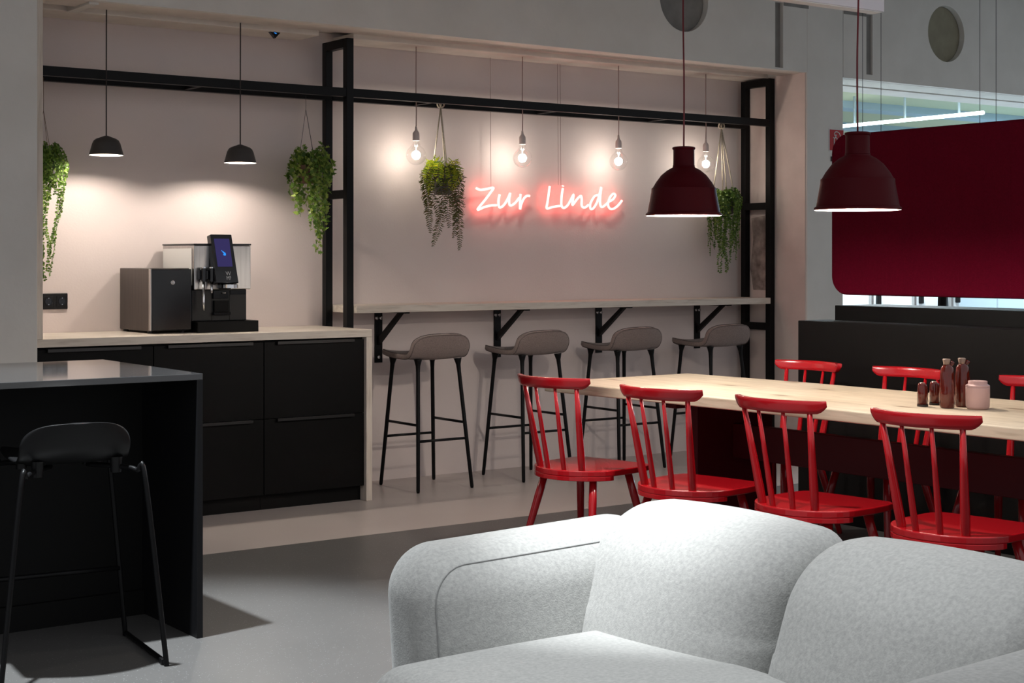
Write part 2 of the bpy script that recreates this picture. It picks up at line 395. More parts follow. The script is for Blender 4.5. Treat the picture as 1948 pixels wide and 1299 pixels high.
# worn plaster patch low on the reveal between the posts
struct(MB().prism([(7.66, 1.10), (7.80, 1.10), (7.83, 1.25), (7.80, 1.45), (7.82, 1.60), (7.67, 1.62), (7.65, 1.40)], 7.7045, 7.7068, 'x').build('trim_6', 'stain'))
for i, (cx, mm) in enumerate(((6.605, 'concrete_dark'), (9.165, 'duct_plug'))):
    struct(MB().lathe([(0.203, 0), (0.203, 0.006)], 40).build('trim_%d' % (20 + i), mm, loc=(cx, YL + 0.052, 2.955), rot=(R(90), 0, 0)))
# second bay: beam above the opening to the office
wall_with_holes(8.071, 16, 2.562, ZC, [(9.165, 2.955, 0.205)], [(8.305, 8.368, 2.60, 3.02)], YL + 0.001, YL + 0.045, 'wall_beam', 'concrete')
struct(MB().box(8.071, 16, YL + 0.055, YL + 0.30, 2.562, ZC).build('wall_beam_core', 'concrete'))
struct(MB().box(8.071, 16, YL + 0.36, YL + 0.62, 2.562, 2.80).build('wall_beam_rear', 'concrete'))
# office beyond
struct(MB().box(8.071, 26, YL + 0.62, 26, 3.02, 3.1).build('ceiling_office', 'office_yellow'))
for i, yb in enumerate((11.4, 13.2, 15.4)):
    struct(MB().box(8.071, 26, yb, yb + 0.30, 2.945, 3.02).build('trim_%d' % (7 + i), 'office_beam'))
struct(MB().box(8.071, 26, 22, 22.1, 0, 3.1).build('wall_office', 'office_white'))
struct(MB().box(26, 26.1, -3, 22, 0, 3.1).build('wall_office_side', 'office_white'))
# ------------------------------------------------------------------ sideboard run: worktop, gables, cabinets
CX0, CX1, CY0, CZ = 2.447, 4.314, 7.285, 0.931
o = MB().box(CX0, CX1, CY0, YW - 0.002, CZ - 0.04, CZ).build('worktop', 'ash_x', bevel=0.002)
props(o, 'pale wooden worktop on the black drawer units, under the coffee machine', 'worktop')
o = MB().box(CX1 - 0.036, CX1, CY0, YW - 0.004, 0.0, CZ - 0.0402).build('end_panel', 'ash_z', bevel=0.0015)
props(o, 'pale wooden end panel reaching the floor beside the black drawers', 'end panel')
o = MB().box(2.447, 2.500, CY0, CY0 + 0.30, CZ + 0.0005, ZL - 0.002).build('side_panel', 'ash_z', bevel=0.0015)
props(o, 'tall pale wooden panel rising from the worktop beside the grey column', 'side panel')
cols = [(2.455, 3.064), (3.066, 3.673), (3.675, 4.276)]
lab = ['black drawer unit next to the grey column, mostly hidden by the black island', 'black drawer unit right below the coffee machine', 'black drawer unit beside the pale wooden end panel']
for (a, b), lb in zip(cols, lab):
    t = empty('drawer_unit', ((a + b) / 2, CY0 + 0.02, 0), lb, 'cabinet', group='black drawer units under the worktop')
    h = (b - a) / 2
    MB().box(-h, h, 0.022, 0.60, 0.082, CZ - 0.0405).build('body', 'black_matte', t)
    MB().box(-h, h, 0.045, 0.60, 0.0, 0.081).build('plinth', 'black_matte', t)
    for z0, z1 in ((0.083, 0.476), (0.480, CZ - 0.052)):
        d = MB().box(-h + 0.0015, h - 0.0015, 0.002, 0.021, z0, z1).build('drawer', 'black_front', t, bevel=0.001)
        MB().box(-h + 0.07, h - 0.07, -0.018, 0.012, z1, z1 + 0.003).box(-h + 0.07, h - 0.07, -0.018, -0.015, z1 - 0.012, z1).build('handle', 'handle_grey', d)
# socket
t = empty('wall_socket', (2.780, YW, 1.094), 'black double wall socket above the worktop', 'socket')
MB().box(-0.070, 0.066, -0.010, -0.0005, -0.041, 0.041).build('frame', 'black_plastic', t, bevel=0.003)
for x in (-0.037, 0.034):
    MB().box(x - 0.028, x + 0.028, -0.013, -0.010, -0.028, 0.028).build('insert', 'black_plastic', t, bevel=0.002)
    m = MB(); m.lathe([(0.020, 0), (0.020, 0.004), (0.018, 0.004), (0.018, 0.001), (0.0001, 0.001)], 24)
    o = m.build('cup', 'black_gloss', t, loc=(x, -0.0132, 0), rot=(R(90), 0, 0), smooth=False)
    for q in (-0.020, 0.015): MB().box(x - 0.002, x + 0.002, -0.0165, -0.0145, q, q + 0.005).build('earth_contact', 'chrome', t)
# ------------------------------------------------------------------ milk cooler and coffee machine
t = empty('milk_cooler', (3.238, 7.71, CZ), 'small cooler with black glossy door and grey metal side, left of the coffee machine', 'cooler')
MB().box(-0.112, 0.112, -0.195, 0.195, 0.012, 0.335).build('body', 'steel_dark', t, bevel=0.004)
d = MB().box(-0.108, 0.110, -0.226, -0.199, 0.016, 0.331).build('door', 'black_gloss', t, bevel=0.004)
MB().box(-0.113, -0.1085, -0.222, -0.197, 0.016, 0.333).build('door_edge', 'steel', d)
lk = MB(); lk.lathe([(0.0001, 0.004), (0.006, 0.004), (0.006, 0.006), (0.011, 0.006), (0.012, 0.0)], 20)
lk.build('lock', 'chrome', d, loc=(0.005, -0.226, 0.262), rot=(R(90), 0, 0), smooth=True)
for x in (-0.09, 0.09):
    for y in (-0.16, 0.16): MB().lathe([(0.014, 0), (0.014, 0.0125)], 14, (x, y, 0)).build('foot', 'black_plastic', t)
t = empty('coffee_machine', (3.53, 7.62, CZ), 'black and silver coffee machine with tilted touchscreen on the worktop', 'coffee machine')
MB().box(-0.165, 0.182, -0.175, 0.10, 0.0, 0.058).build('drip_tray', 'black_matte', t, bevel=0.003)
MB().box(-0.172, 0.140, -0.115, 0.27, 0.0585, 0.222).build('lower_body', 'black_plastic', t, bevel=0.003)
MB().box(-0.168, 0.156, -0.135, 0.27, 0.2225, 0.455).build('housing', 'steel', t, bevel=0.005)
MB().box(-0.1705, -0.1685, -0.11, 0.26, 0.245, 0.438).build('side_panel', 'white_plastic', t, bevel=0.001)
MB().box(-0.170, 0.158, -0.137, 0.272, 0.4555, 0.463).build('lid', 'black_gloss', t, bevel=0.002)
MB().box(-0.055, 0.03, -0.128, -0.1155, 0.175, 0.215).build('spout_recess', 'black_gloss', t)
MB().box(-0.050, 0.032, -0.1285, -0.1155, 0.105, 0.165).box(-0.034, 0.016, -0.1295, -0.1286, 0.118, 0.150).build('grounds_drawer', 'black_matte', t, bevel=0.001)
MB().box(-0.056, 0.038, -0.142, -0.1155, 0.090, 0.104).build('cup_shelf', 'black_gloss', t, bevel=0.002)
MB().box(0.045, 0.135, -0.120, -0.1155, 0.195, 0.217).build('vent', 'black_gloss', t)
for q in (0.040, -0.060): MB().box(q, q + 0.002, -0.1165, -0.1155, 0.06, 0.20).build('seam', 'black_gloss', t)
# touch panel, tilted back
tp = MB().prism([(-0.063, 0), (0.068, 0), (0.058, 0.262), (-0.066, 0.262)], -0.022, 0.022, 'y').build('touch_panel', 'black_gloss', t, bevel=0.004, loc=(-0.015, -0.185, 0.252), rot=(R(-13), 0, R(4)))
MB().prism([(-0.045, 0.088), (0.042, 0.088), (0.040, 0.238), (-0.050, 0.238)], -0.0232, -0.0222, 'y').build('display', 'screen_blue', tp)
hand = MB(); hand.prism([(-0.010, 0.168), (-0.006, 0.172), (0.001, 0.165), (0.006, 0.164), (0.010, 0.157), (0.009, 0.148), (0.001, 0.147), (-0.007, 0.151), (-0.006, 0.154), (-0.002, 0.155), (-0.003, 0.160)], -0.0242, -0.0233, 'y')
hand.prism([(-0.015, 0.173), (-0.013, 0.176), (-0.009, 0.173), (-0.011, 0.170)], -0.0242, -0.0233, 'y').build('hand_icon', 'icon_blue', tp)
def text_mesh(s, size, name, m, parent, loc, rot, sx=1.0):
    cu = bpy.data.curves.new(name, 'FONT'); cu.body = s; cu.size = size; cu.align_x = 'CENTER'; cu.extrude = 0.0003
    tmp = bpy.data.objects.new(name, cu); C.objects.link(tmp)
    dg = bpy.context.evaluated_depsgraph_get(); me = bpy.data.meshes.new_from_object(tmp.evaluated_get(dg)); bpy.data.objects.remove(tmp)
    me.materials.clear(); me.materials.append(MATS[m])
    o = bpy.data.objects.new(name, me); C.objects.link(o); o.parent = parent; o.location = loc; o.rotation_euler = rot; o.scale = (sx, 1, 1)
    return o
text_mesh('W', 0.030, 'lettering', 'logo_grey', tp, (0.012, -0.0226, 0.042), (R(90), 0, 0), 1.0)
text_mesh('MF', 0.030, 'lettering', 'logo_grey', tp, (0.012, -0.0226, 0.017), (R(90), 0, 0), 0.75)
MB().box(-0.034, 0.030, -0.165, -0.12, 0.225, 0.262).build('outlet_block', 'black_gloss', t, bevel=0.006)
MB().lathe([(0.038, 0), (0.038, 0.018), (0.034, 0.020)], 28, (0.005, -0.205, 0.232)).build('outlet_ring', 'chrome', t, auto=35)
MB().lathe([(0.0001, 0.0), (0.010, 0.001), (0.012, 0.008)], 16, (0.0, -0.133, 0.20)).build('nozzle', 'chrome', t)
for x, ln in ((-0.128, 0.150), (-0.084, 0.060)):
    sg_ = MB().lathe([(0.014, 0.265), (0.014, 0.335)], 20, (x, -0.168, 0)).build('steam_grip', 'black_gloss', t, auto=35)
    MB().lathe([(0.0135, 0.3353), (0.0125, 0.341), (0.0001, 0.342)], 20, (x, -0.168, 0)).build('grip_cap', 'chrome', sg_, auto=35)
    MB().tube([(x, -0.165, 0.265), (x, -0.166, 0.265 - ln * .7), (x, -0.168, 0.265 - ln)], [0.0065, 0.0065, 0.0055], 12).build('steam_wand', 'chrome', t, smooth=True)
MB().box(-0.150, -0.068, -0.160, -0.1355, 0.275, 0.325).build('wand_holder', 'black_gloss', t, bevel=0.004)
# small sensor hanging from the niche ceiling
t = empty('ceiling_sensor', (3.935, 7.70, 2.5645), 'small dark wedge-shaped sensor under the niche ceiling near the black frame', 'sensor')
MB().prism([(-0.032, 0.0), (0.032, 0.0), (0.0, -0.034)], -0.012, 0.012, 'y').build('housing', 'black_gloss', t, bevel=0.001)
MB().prism([(-0.010, -0.004), (0.004, -0.010), (0.008, -0.006), (-0.004, -0.002)], -0.0135, -0.0125, 'y').build('lens', 'icon_blue', t)
# ------------------------------------------------------------------ black steel frame
P = 0.044
fr = empty('steel_frame', (4.33, 7.59, 0), 'black steel frame of posts and twin rails spanning the niche', 'frame')
def part(name, x0, x1, y0, y1, z0, z1, m='black_metal', parent=fr, bevel=0.0015):
    ox, oy, oz = parent.location
    return MB().box(x0 - ox, x1 - ox, y0 - oy, y1 - oy, z0 - oz, z1 - oz).build(name, m, parent, bevel=bevel)
FY0, FY1 = 7.590, 7.831
for X in (4.330, 7.657):
    part('post', X, X + P, FY0, FY0 + P, 0, 2.556); part('post', X, X + P, FY1, FY1 + P, 0, 2.556)
    part('rung', X, X + P, FY0 + P, FY1, 2.506, 2.556)
    part('rung', X, X + P, FY0 + P, FY1, 1.656, 1.704)
    if X > 5: part('rung', X, X + P, FY0 + P, FY1, 0.826, 0.876)
    part('rung', X, X + P, FY0 + P, FY1, 0.04, 0.084)
for y in (FY0 + 0.002, FY1 - 0.002):
    part('rail', 2.5008, 4.3295, y, y + P - 0.004, 2.226, 2.274)
    part('rail', 4.3745, 7.6565, y, y + P - 0.004, 2.226, 2.274)
for x in (3.46, 4.92, 5.84, 6.76):
    part('cross_tie', x, x + 0.03, FY0 + P - 0.002, FY1, 2.230, 2.250)
# ------------------------------------------------------------------ bar shelf and brackets
o = MB().box(4.3755, 7.632, 7.560, YW - 0.001, 1.009, 1.050).build('bar_shelf', 'ash_x', bevel=0.002)
props(o, 'long pale wooden bar shelf on black brackets below the neon sign', 'shelf')
blab = ['black shelf bracket nearest the wooden end panel, with two bolts on top', 'second black shelf bracket, behind the second bar stool from the drawers', 'third black shelf bracket, above the third bar stool from the drawers', 'black shelf bracket farthest from the drawers, behind the last bar stool']
for x, lb in zip((4.704, 5.567, 6.383, 7.254), blab):
    t = empty('shelf_bracket', (x, YW, 0.70), lb, 'bracket', group='black brackets under the bar shelf')
    MB().box(0, 0.051, -0.010, -0.0005, 0.0, 0.308).build('wall_plate', 'black_metal', t, bevel=0.001)
    MB().box(0.010, 0.041, -0.33, -0.0105, 0.300, 0.3085).build('arm', 'black_metal', t)
    MB().prism([(-0.0105, 0.105), (-0.0105, 0.145), (-0.235, 0.2995), (-0.275, 0.2995)], 0.014, 0.037, 'x').build('brace', 'black_metal', t)
    for bx, bz in ((0.011, 0.265), (0.040, 0.265), (0.0255, 0.033)):
        MB().lathe([(0.0001, 0.005), (0.0045, 0.005), (0.0055, 0.003), (0.0105, 0.003), (0.011, 0)], 16).build('bolt', 'chrome', t, loc=(bx, -0.0102, bz), rot=(R(90), 0, 0), smooth=True)
# ------------------------------------------------------------------ stool shell (shared shape)
def stool_shell(w_seat=0.205, w_back=0.200, depth=0.215, back_h=0.135, thick=0.026):
    """Grid shell, +y is the front of the seat; returns MB closed with thickness."""
    prof = bez([(0, depth + 0.012, -0.006), (0, depth - 0.03, 0.010), (0, 0.08, 0.0), (0, -0.04, -0.004), (0, -0.125, 0.006), (0, -0.175, 0.045), (0, -0.200, 0.095), (0, -0.212, back_h)], 8)
    m = len(prof) - 1
    def surf(u, v, off):
        v = 0.5 - 0.5 * math.cos(math.pi * v)
        i = min(int(v * m), m - 1); f = v * m - i
        p = prof[i].lerp(prof[i + 1], f); tg = (prof[i + 1] - prof[i]).normalized(); nm = Vector((0, -tg.z, tg.y)) * -1
        if nm.z < 0 and v < 0.5: nm = -nm
        nm = Vector((0, tg.z, -tg.y))
        wv = w_seat + (w_back - w_seat) * v
        e = 1.0
        if v < 0.30: e = (1 - ((0.30 - v) / 0.30) ** 2.6) ** (1 / 2.2)
        if v > 0.68: e = min(e, (1 - ((v - 0.68) / 0.32) ** 2.8) ** (1 / 2.4))
        s_ = 2 * u - 1
        x = s_ * wv * max(e, 0.16)
        q = Vector((x, p.y, p.z))
        q.z += 0.022 * (x / w_seat) ** 2 * (1 - v)
        q.y += 0.075 * (x / w_back) ** 2 * max(0, (v - 0.45) / 0.55) ** 1.2
        q += nm * off
        return q
    return surf
def shell_obj(name, m, parent, loc, thick, pipe=None, rot=None, k=1.0):
    surf = stool_shell(w_seat=0.205 * k, w_back=0.200 * k); nu, nv = 24, 46; mb = MB()
    mb.grid(lambda u, v: surf(u, v, 0.0), nu, nv); o = mb.build(name, m, parent, loc=loc, rot=rot, smooth=True)
    md = o.modifiers.new('thick', 'SOLIDIFY'); md.thickness = thick; md.offset = 0
    sb = o.modifiers.new('round', 'SUBSURF'); sb.levels = 1; sb.render_levels = 1
    if pipe:
        per = [(i / nu, 0.0) for i in range(nu)] + [(1.0, j / nv) for j in range(nv)] + [(1 - i / nu, 1.0) for i in range(nu)] + [(0.0, 1 - j / nv) for j in range(nv + 1)]
        pts = [surf(0.5 + (u - 0.5) * 0.95, 0.02 + 0.955 * v, 0.014) for u, v in per]
        p2 = [surf(0.5 + (u - 0.5) * 0.95, 0.02 + 0.955 * v, -0.014) for u, v in per]
        MB().tube(pts, 0.0026, 6, caps=False).tube(p2, 0.0026, 6, caps=False).build('piping', pipe, o, smooth=True)
    return o
bs = empty('bar_stool', (4.835, 7.555, 0), '', 'bar stool', group='bar stools with taupe seats at the shelf')
shell_obj('seat', 'stool_fabric', bs, (0, 0, 0.752), 0.028, 'piping')
tops = {}
for sx in (-1, 1):
    for sy in (-1, 1):
        a = Vector((sx * 0.135, sy * 0.135 + 0.01, 0.744)); b = Vector((sx * 0.183, sy * 0.203, 0.0)); tops[sx, sy] = (a, b)
        MB().tube([a, a.lerp(b, 0.012), a.lerp(b, 0.05), a.lerp(b, 0.10), a.lerp(b, 0.5), a.lerp(b, 0.985), b], [0.024, 0.021, 0.0135, 0.0115, 0.0115, 0.0105, 0.008], 14).build('leg', 'black_metal', bs, smooth=True)
def at(k, z): a, b = tops[k]; return a.lerp(b, (0.744 - z) / 0.744)
for sx in (-1, 1): MB().tube([at((sx, -1), 0.375), at((sx, 1), 0.375)], 0.0075, 10).build('rung', 'black_metal', bs, smooth=True)
for sy in (-1, 1): MB().tube([at((-1, sy), 0.285), at((1, sy), 0.285)], 0.0075, 10).build('rung', 'black_metal', bs, smooth=True)
slab = ['taupe bar stool nearest the pale wooden end panel', 'second taupe bar stool from the drawers, behind the first red chair', 'third taupe bar stool from the drawers, partly behind the wooden table', 'taupe bar stool farthest from the drawers, beside the black frame post']
for i, (x, rz) in enumerate(((4.835, 0), (5.562, 1), (6.305, -1), (7.08, 1))):
    o = bs if i == 0 else copy_tree(bs)
    o.location = (x, 7.555, 0); o.rotation_euler.z = R(rz); o['label'] = slab[i]
# ------------------------------------------------------------------ pendants over the sideboard
plab = ['small dark dome pendant over the milk cooler side of the worktop, nearest the grey column', 'small dark dome pendant over the coffee machine, nearest the ivy basket']
for (x, z), lb in zip(((2.915, 1.838), (3.656, 1.826)), plab):
    t = empty('dome_pendant', (x, 7.55, z), lb, 'pendant lamp', group='small dark pendants over the worktop')
    pr = [(0.010, 0.098), (0.020, 0.094), (0.050, 0.083), (0.062, 0.074), (0.070, 0.058), (0.083, 0.010), (0.086, 0.0)]
    inn = [(0.083, 0.0), (0.080, 0.010), (0.067, 0.055), (0.058, 0.069), (0.012, 0.088)]
    MB().lathe(pr, 48, caps=False).build('shade', 'lamp_grey', t, smooth=True)
    MB().lathe([(0.086, 0.0), (0.083, 0.0)] + inn, 48, caps=False).build('shade_lining', 'lamp_white', t, smooth=True)
    MB().lathe([(0.0001, 0.0), (0.026, 0.001), (0.028, 0.008), (0.022, 0.012)], 24, (0, 0, 0.026)).build('bulb', 'small_bulb', t)
    MB().lathe([(0.026, 0.0385), (0.028, 0.085)], 20).build('lamp_holder', 'lamp_white', t)
    MB().tube([(0, 0, 0.096), (0, 0, 0.40), (0.001, 0, ZL + 0.053 - z)], 0.0035, 8).build('cord', 'cord_dark', t, smooth=True)
# ------------------------------------------------------------------ bare globe bulbs
glab = ['bare globe bulb beside the hanging fern, nearest the coffee machine', 'bare globe bulb above the end of the neon word Zur', 'bare globe bulb above the end of the neon word Linde', 'bare globe bulb partly behind the red dome pendant']
for (x, z), lb in zip(((4.877, 1.926), (5.653, 1.938), (6.424, 1.946), (7.19, 1.957)), glab):
    t = empty('globe_bulb_pendant', (x, 7.73, z), lb, 'pendant lamp', group='bare globe bulbs over the bar shelf')
    r = 0.059
    pr = [(max(1e-4, r * math.sin(math.pi * i / 20)), -r * math.cos(math.pi * i / 20)) for i in range(0, 17)] + [(0.024, 0.062), (0.018, 0.074), (0.016, 0.085)]
    MB().lathe(pr, 36, caps=False).build('glass_globe', 'bulb_glass', t, smooth=True)
    m = MB()
    for k in range(8):
        a = math.pi * 2 * k / 8; m.tube([(rr * math.cos(a + tw), rr * math.sin(a + tw), zz) for rr, zz, tw in ((.008, .022, 0), (.019, .012, .15), (.023, 0, .3), (.019, -.012, .45), (.008, -.022, .6))], 0.0042, 6)
    m.build('filament', 'filament', t)  # filament tubes bulged into a ball that imitates the bulb's glare
    MB().tube([(0, 0, 0.088), (0, 0, 0.022)], [0.005, 0.0022], 8).build('filament_stem', 'lamp_white', t, smooth=True)
    MB().lathe([(0.017, 0.084), (0.0205, 0.086), (0.0205, 0.125), (0.018, 0.134), (0.008, 0.146), (0.0065, 0.168), (0.004, 0.170)], 24).build('socket', 'socket_rose', t, auto=40)
    MB().tube([(0, 0, 0.168), (0.002, 0, 0.25), (-0.001, 0, 0.36), (0, 0, ZL + 0.054 - z)], 0.003, 8).build('cord', 'cord_rose', t, smooth=True)
# ------------------------------------------------------------------ neon sign
SY = 7.872
f_, cx_, hy_ = 2946., 974., 494.
psi = R(35.791); sn, cs = math.sin(psi), math.cos(psi)
def sign_pt(px, py):          # letter drawing (900-1190 wide) laid onto the sign's own vertical plane
    r = (px - cx_) / f_; u = (hy_ - py) / f_; dx, dy = r * cs + sn, -r * sn + cs; tt = SY / dy
    return Vector((dx * tt, SY, 1.31 + u * tt))
K = 5.411
def LP(pts): return [sign_pt(860 + a / K, 320 + b / K) for a, b in pts]
strokes = {
 'letter_z': [[(248, 205), (290, 222), (350, 215), (425, 200), (400, 245), (340, 325), (262, 425), (330, 400), (400, 383), (458, 380)]],
 'letter_u': [[(490, 270), (478, 330), (482, 390), (500, 402), (540, 370), (580, 300), (597, 255), (588, 320), (592, 375), (615, 380), (655, 350), (690, 305)]],
 'letter_r': [[(705, 265), (700, 330), (700, 420), (712, 370), (740, 310), (770, 285), (798, 285)]],
 'letter_l': [[(1005, 185), (995, 260), (982, 350), (975, 412), (1030, 400), (1085, 390), (1112, 388)]],
 'letter_i': [[(1140, 205), (1128, 290), (1126, 380), (1150, 408), (1190, 380), (1225, 320)], [(1142, 178), (1140, 186)]],
 'letter_n': [[(1225, 320), (1250, 272), (1243, 330), (1240, 378), (1285, 320), (1325, 285), (1335, 320), (1335, 385), (1365, 405), (1405, 375)]],
 'letter_d': [[(1500, 275), (1465, 290), (1425, 360), (1425, 415), (1455, 410), (1500, 330), (1535, 195), (1525, 290), (1525, 375), (1545, 398), (1580, 375), (1612, 345)]],
 'letter_e': [[(1612, 345), (1655, 320), (1680, 280), (1660, 262), (1625, 300), (1605, 370), (1625, 415), (1665, 415), (1710, 380), (1748, 332)]],
}
sg = empty('neon_sign', (5.99, SY, 1.70), 'glowing red neon lettering Zur Linde hung on wires against the pink wall', 'neon sign')
for nm, sts in strokes.items():
    m = MB()
    for st in sts:
        pts = [p - sg.location for p in bez(LP(st), 6)]; m.tube(pts, 0.0078, 10)
    m.build(nm, 'neon', sg, smooth=True)
for px, top in ((934, 355), (1062, 352), (1067, 352)):
    p = sign_pt(px, top) - Vector(sg.location)
    MB().tube([p, (p.x, 0.008, 2.565 - sg.location.z)], 0.0016, 6).build('wire', 'cord_rose', sg)
# ------------------------------------------------------------------ hanging plants
def leaf(mb, c, d, up, L_, W_, kind='oval'):
    d = d.normalized(); s_ = d.cross(up); s_ = s_.normalized() if s_.length > 1e-4 else d.orthogonal().normalized(); n = s_.cross(d)
    if kind == 'oval':
        q = [c, c + d * L_ * .3 + s_ * W_ * .5 + n * L_ * .05, c + d * L_ * .75 + s_ * W_ * .42, c + d * L_, c + d * L_ * .75 - s_ * W_ * .42, c + d * L_ * .3 - s_ * W_ * .5 + n * L_ * .05]
        mb.add(q, [(0, 1, 2, 3), (0, 3, 4, 5)])
    elif kind == 'ivy':
        q = [c, c + d * L_ * .10 + s_ * W_ * .42, c + d * L_ * .42 + s_ * W_ * .22, c + d * L_ * .38 + s_ * W_ * .58, c + d * L_ * .62 + s_ * W_ * .20, c + d * L_,
             c + d * L_ * .62 - s_ * W_ * .20, c + d * L_ * .38 - s_ * W_ * .58, c + d * L_ * .42 - s_ * W_ * .22, c + d * L_ * .10 - s_ * W_ * .42]
        for i in (3, 7): q[i] = q[i] + n * L_ * .12
        mb.add(q, [(0, 1, 2), (2, 3, 4), (0, 2, 4, 5), (0, 5, 6, 8), (6, 7, 8), (0, 8, 9)])
def rv(k=1.0): return Vector((rng.uniform(-k, k), rng.uniform(-k, k), rng.uniform(-k, k)))
def trailing(name, loc, label, pot_r, pot_h, strands, style, lm, potm, ymax, cordm, cord_top, cords, potz=0.0, knot=None):
    """pot centred at loc (top of pot at z=0); strands: list of (angle, reach, up, drop, curl)"""
    t = empty(name, loc, label, 'hanging plant', group='hanging plants in the niche')
    MB().lathe([(0.0001, -pot_h), (pot_r * .8, -pot_h), (pot_r, -0.005), (pot_r, 0), (pot_r * .93, 0), (pot_r * .9, -0.02), (0.0001, -0.02)], 28).build('pot', potm, t, auto=40)
    MB().lathe([(pot_r * .9, -0.019), (0.0001, -0.012)], 20, caps=False).build('soil', 'soil', t)
    fol, stems, fresh = MB(), MB(), MB()
    for ang, reach, up, drop, cl in strands:
        d = Vector((math.cos(ang), math.sin(ang), 0)); side = Vector((-d.y, d.x, 0))
        p0 = d * pot_r * .5 + Vector((0, 0, -0.01)); p1 = d * (pot_r * .8 + reach * .4) + Vector((0, 0, up)); p2 = d * (pot_r + reach) + Vector((0, 0, up * .3 - 0.03))
        pts = [p0, p1, p2]; nseg = max(2, int(drop / 0.07))
        for k in range(1, nseg + 1):
            q = p2 + Vector((0, 0, -drop * k / nseg)) + side * cl * math.sin(k * 1.3 + ang * 3) * .02 + d * (-.012 * k * (reach > .03)) + rv(0.004)
            pts.append(q)
        for q in pts: q.y = min(q.y, ymax - loc[1] - 0.012)
        path = bez(pts, 5)
        stems.tube(path, 0.0012, 4, caps=False)
        acc = 0.0; step = {'pearl': 0.0105, 'ivy': 0.017, 'round': 0.0125, 'fern': 0.0125}[style]; last = path[0]; side_sw = 1; tot = sum((path[i + 1] - path[i]).length for i in range(len(path) - 1)); run = 0
        for i in range(1, len(path)):
            seg = path[i] - path[i - 1]; ln = seg.length; tpos = 0.0
            while acc + ln - tpos >= step:
                tpos += step - acc; acc = 0.0
                c = path[i - 1] + seg * (tpos / max(ln, 1e-6)); fr_ = (run + tpos) / tot; tg = seg.normalized() if ln > 1e-6 else Vector((0, 0, -1))
                if style == 'pearl':
                    for sgn in (-1, 1):
                        dd = (side * sgn + rv(.7) + Vector((0, 0, -.2))); L_ = rng.uniform(.011, .015); leaf(fol, c, dd, Vector((rng.uniform(-1, 1), -1, rng.uniform(-.5, 1))), L_, L_ * .9)
                elif style == 'round':
                    for sgn in (-1, 1):
                        dd = (side * sgn + rv(.8) + Vector((0, 0, -.1))); L_ = rng.uniform(.013, .020) * (1 - .35 * fr_); leaf(fol, c, dd, Vector((rng.uniform(-1, 1), -1, rng.uniform(-.3, 1))), L_, L_ * .85)
                elif style == 'ivy':
                    dd = rv(1) + Vector((0, -.25, -.25)); L_ = rng.uniform(.020, .034); leaf(fol, c + dd * .006, dd, Vector((rng.uniform(-.6, .6), -1, rng.uniform(-.2, .9))), L_, L_ * .9, 'ivy')
                else:
                    env = math.sin(math.pi * min(1, fr_ * .9 + .08)) ** .6
                    trg = fresh if (drop < .12) else fol
                    for sgn in (-1, 1):
                        s2 = tg.cross(Vector((0, -1, .2))); s2 = s2.normalized() if s2.length > 1e-3 else side
                        dd = s2 * sgn + tg * .40 + rv(.25); L_ = .040 * env * rng.uniform(.8, 1.15); leaf(trg, c, dd, Vector((0, -1, .4)) + rv(.3), L_, .0060)
                        for q in (.35, .6, .85):
                            cc = c + dd.normalized() * L_ * q; leaf(trg, cc, dd.normalized() + s2.cross(dd).normalized() * 0 + tg * rng.choice((-1, 1)) * .9, Vector((0, -1, .3)), L_ * .26, .0035)
            acc += ln - tpos; run += ln
    stems.build('stems', lm if style != 'fern' else 'leaf_fern', t)
    fo = fol.build('foliage', lm, t); fo['kind'] = 'stuff'
    if fresh.v: fr2 = fresh.build('fresh_fronds', 'leaf_fern_fresh', t); fr2['kind'] = 'stuff'
    top = Vector(cord_top) - Vector(loc)
    rad = 0.0042 if cordm == 'rope' else 0.0012
    for a in cords:
        MB().tube([(pot_r * .95 * math.cos(a), pot_r * .95 * math.sin(a), -0.008), top], rad, 8).build('cord', cordm, t, smooth=True)
    if knot:
        m = MB(); ctr = top + Vector((0, 0, 0.010))
        m.tube([ctr + Vector((0.026 * math.cos(q) * .8, 0.010 * math.sin(2 * q), 0.030 * math.sin(q) + .018)) for q in [2 * math.pi * k / 24 for k in range(25)]], 0.005, 8)
        m.build('knot', 'rope', t, smooth=True)
        MB().tube([top, top + Vector((0.004, 0, knot))], 0.0045, 8).tube([top, top + Vector((-0.006, 0.01, knot))], 0.0045, 8).build('hanger', 'rope', t, smooth=True)
    else:
        MB().tube([top, (top.x, top.y, 2.228 - loc[2])], rad, 6).build('hanger', cordm, t)
    return t
def ring(n, fn): return [fn(2 * math.pi * (i + rng.uniform(-.3, .3)) / n) for i in range(n)]
st = ring(32, lambda a: (a, rng.uniform(.005, .06), rng.uniform(.03, .085), rng.choice((.10, .18, .28, .36, .45, .55)) * rng.uniform(.8, 1.1), rng.uniform(-1, 1)))
st += ring(16, lambda a: (a, rng.uniform(-.02, .02), rng.uniform(.06, .11), rng.uniform(.03, .1), 1))
trailing('trailing_bead_plant', (2.655, 7.70, 1.80), 'trailing plant with small bead-like leaves beside the tall wooden panel', .062, .09, st, 'pearl', 'leaf_pearl', 'pot_dark', YW, 'twine', (2.645, 7.70, 2.06), (0.6, 2.7, 4.7))
st = ring(30, lambda a: (a, rng.uniform(.01, .07), rng.uniform(.03, .09), rng.uniform(.06, .30), rng.uniform(-1.5, 1.5)))
st += [(rng.uniform(4.2, 5.6), rng.uniform(0, .04), .05, rng.uniform(.32, .47), rng.uniform(-1, 1)) for _ in range(9)]
st += ring(16, lambda a: (a, rng.uniform(-.02, .04), rng.uniform(.06, .12), rng.uniform(.02, .08), 1))
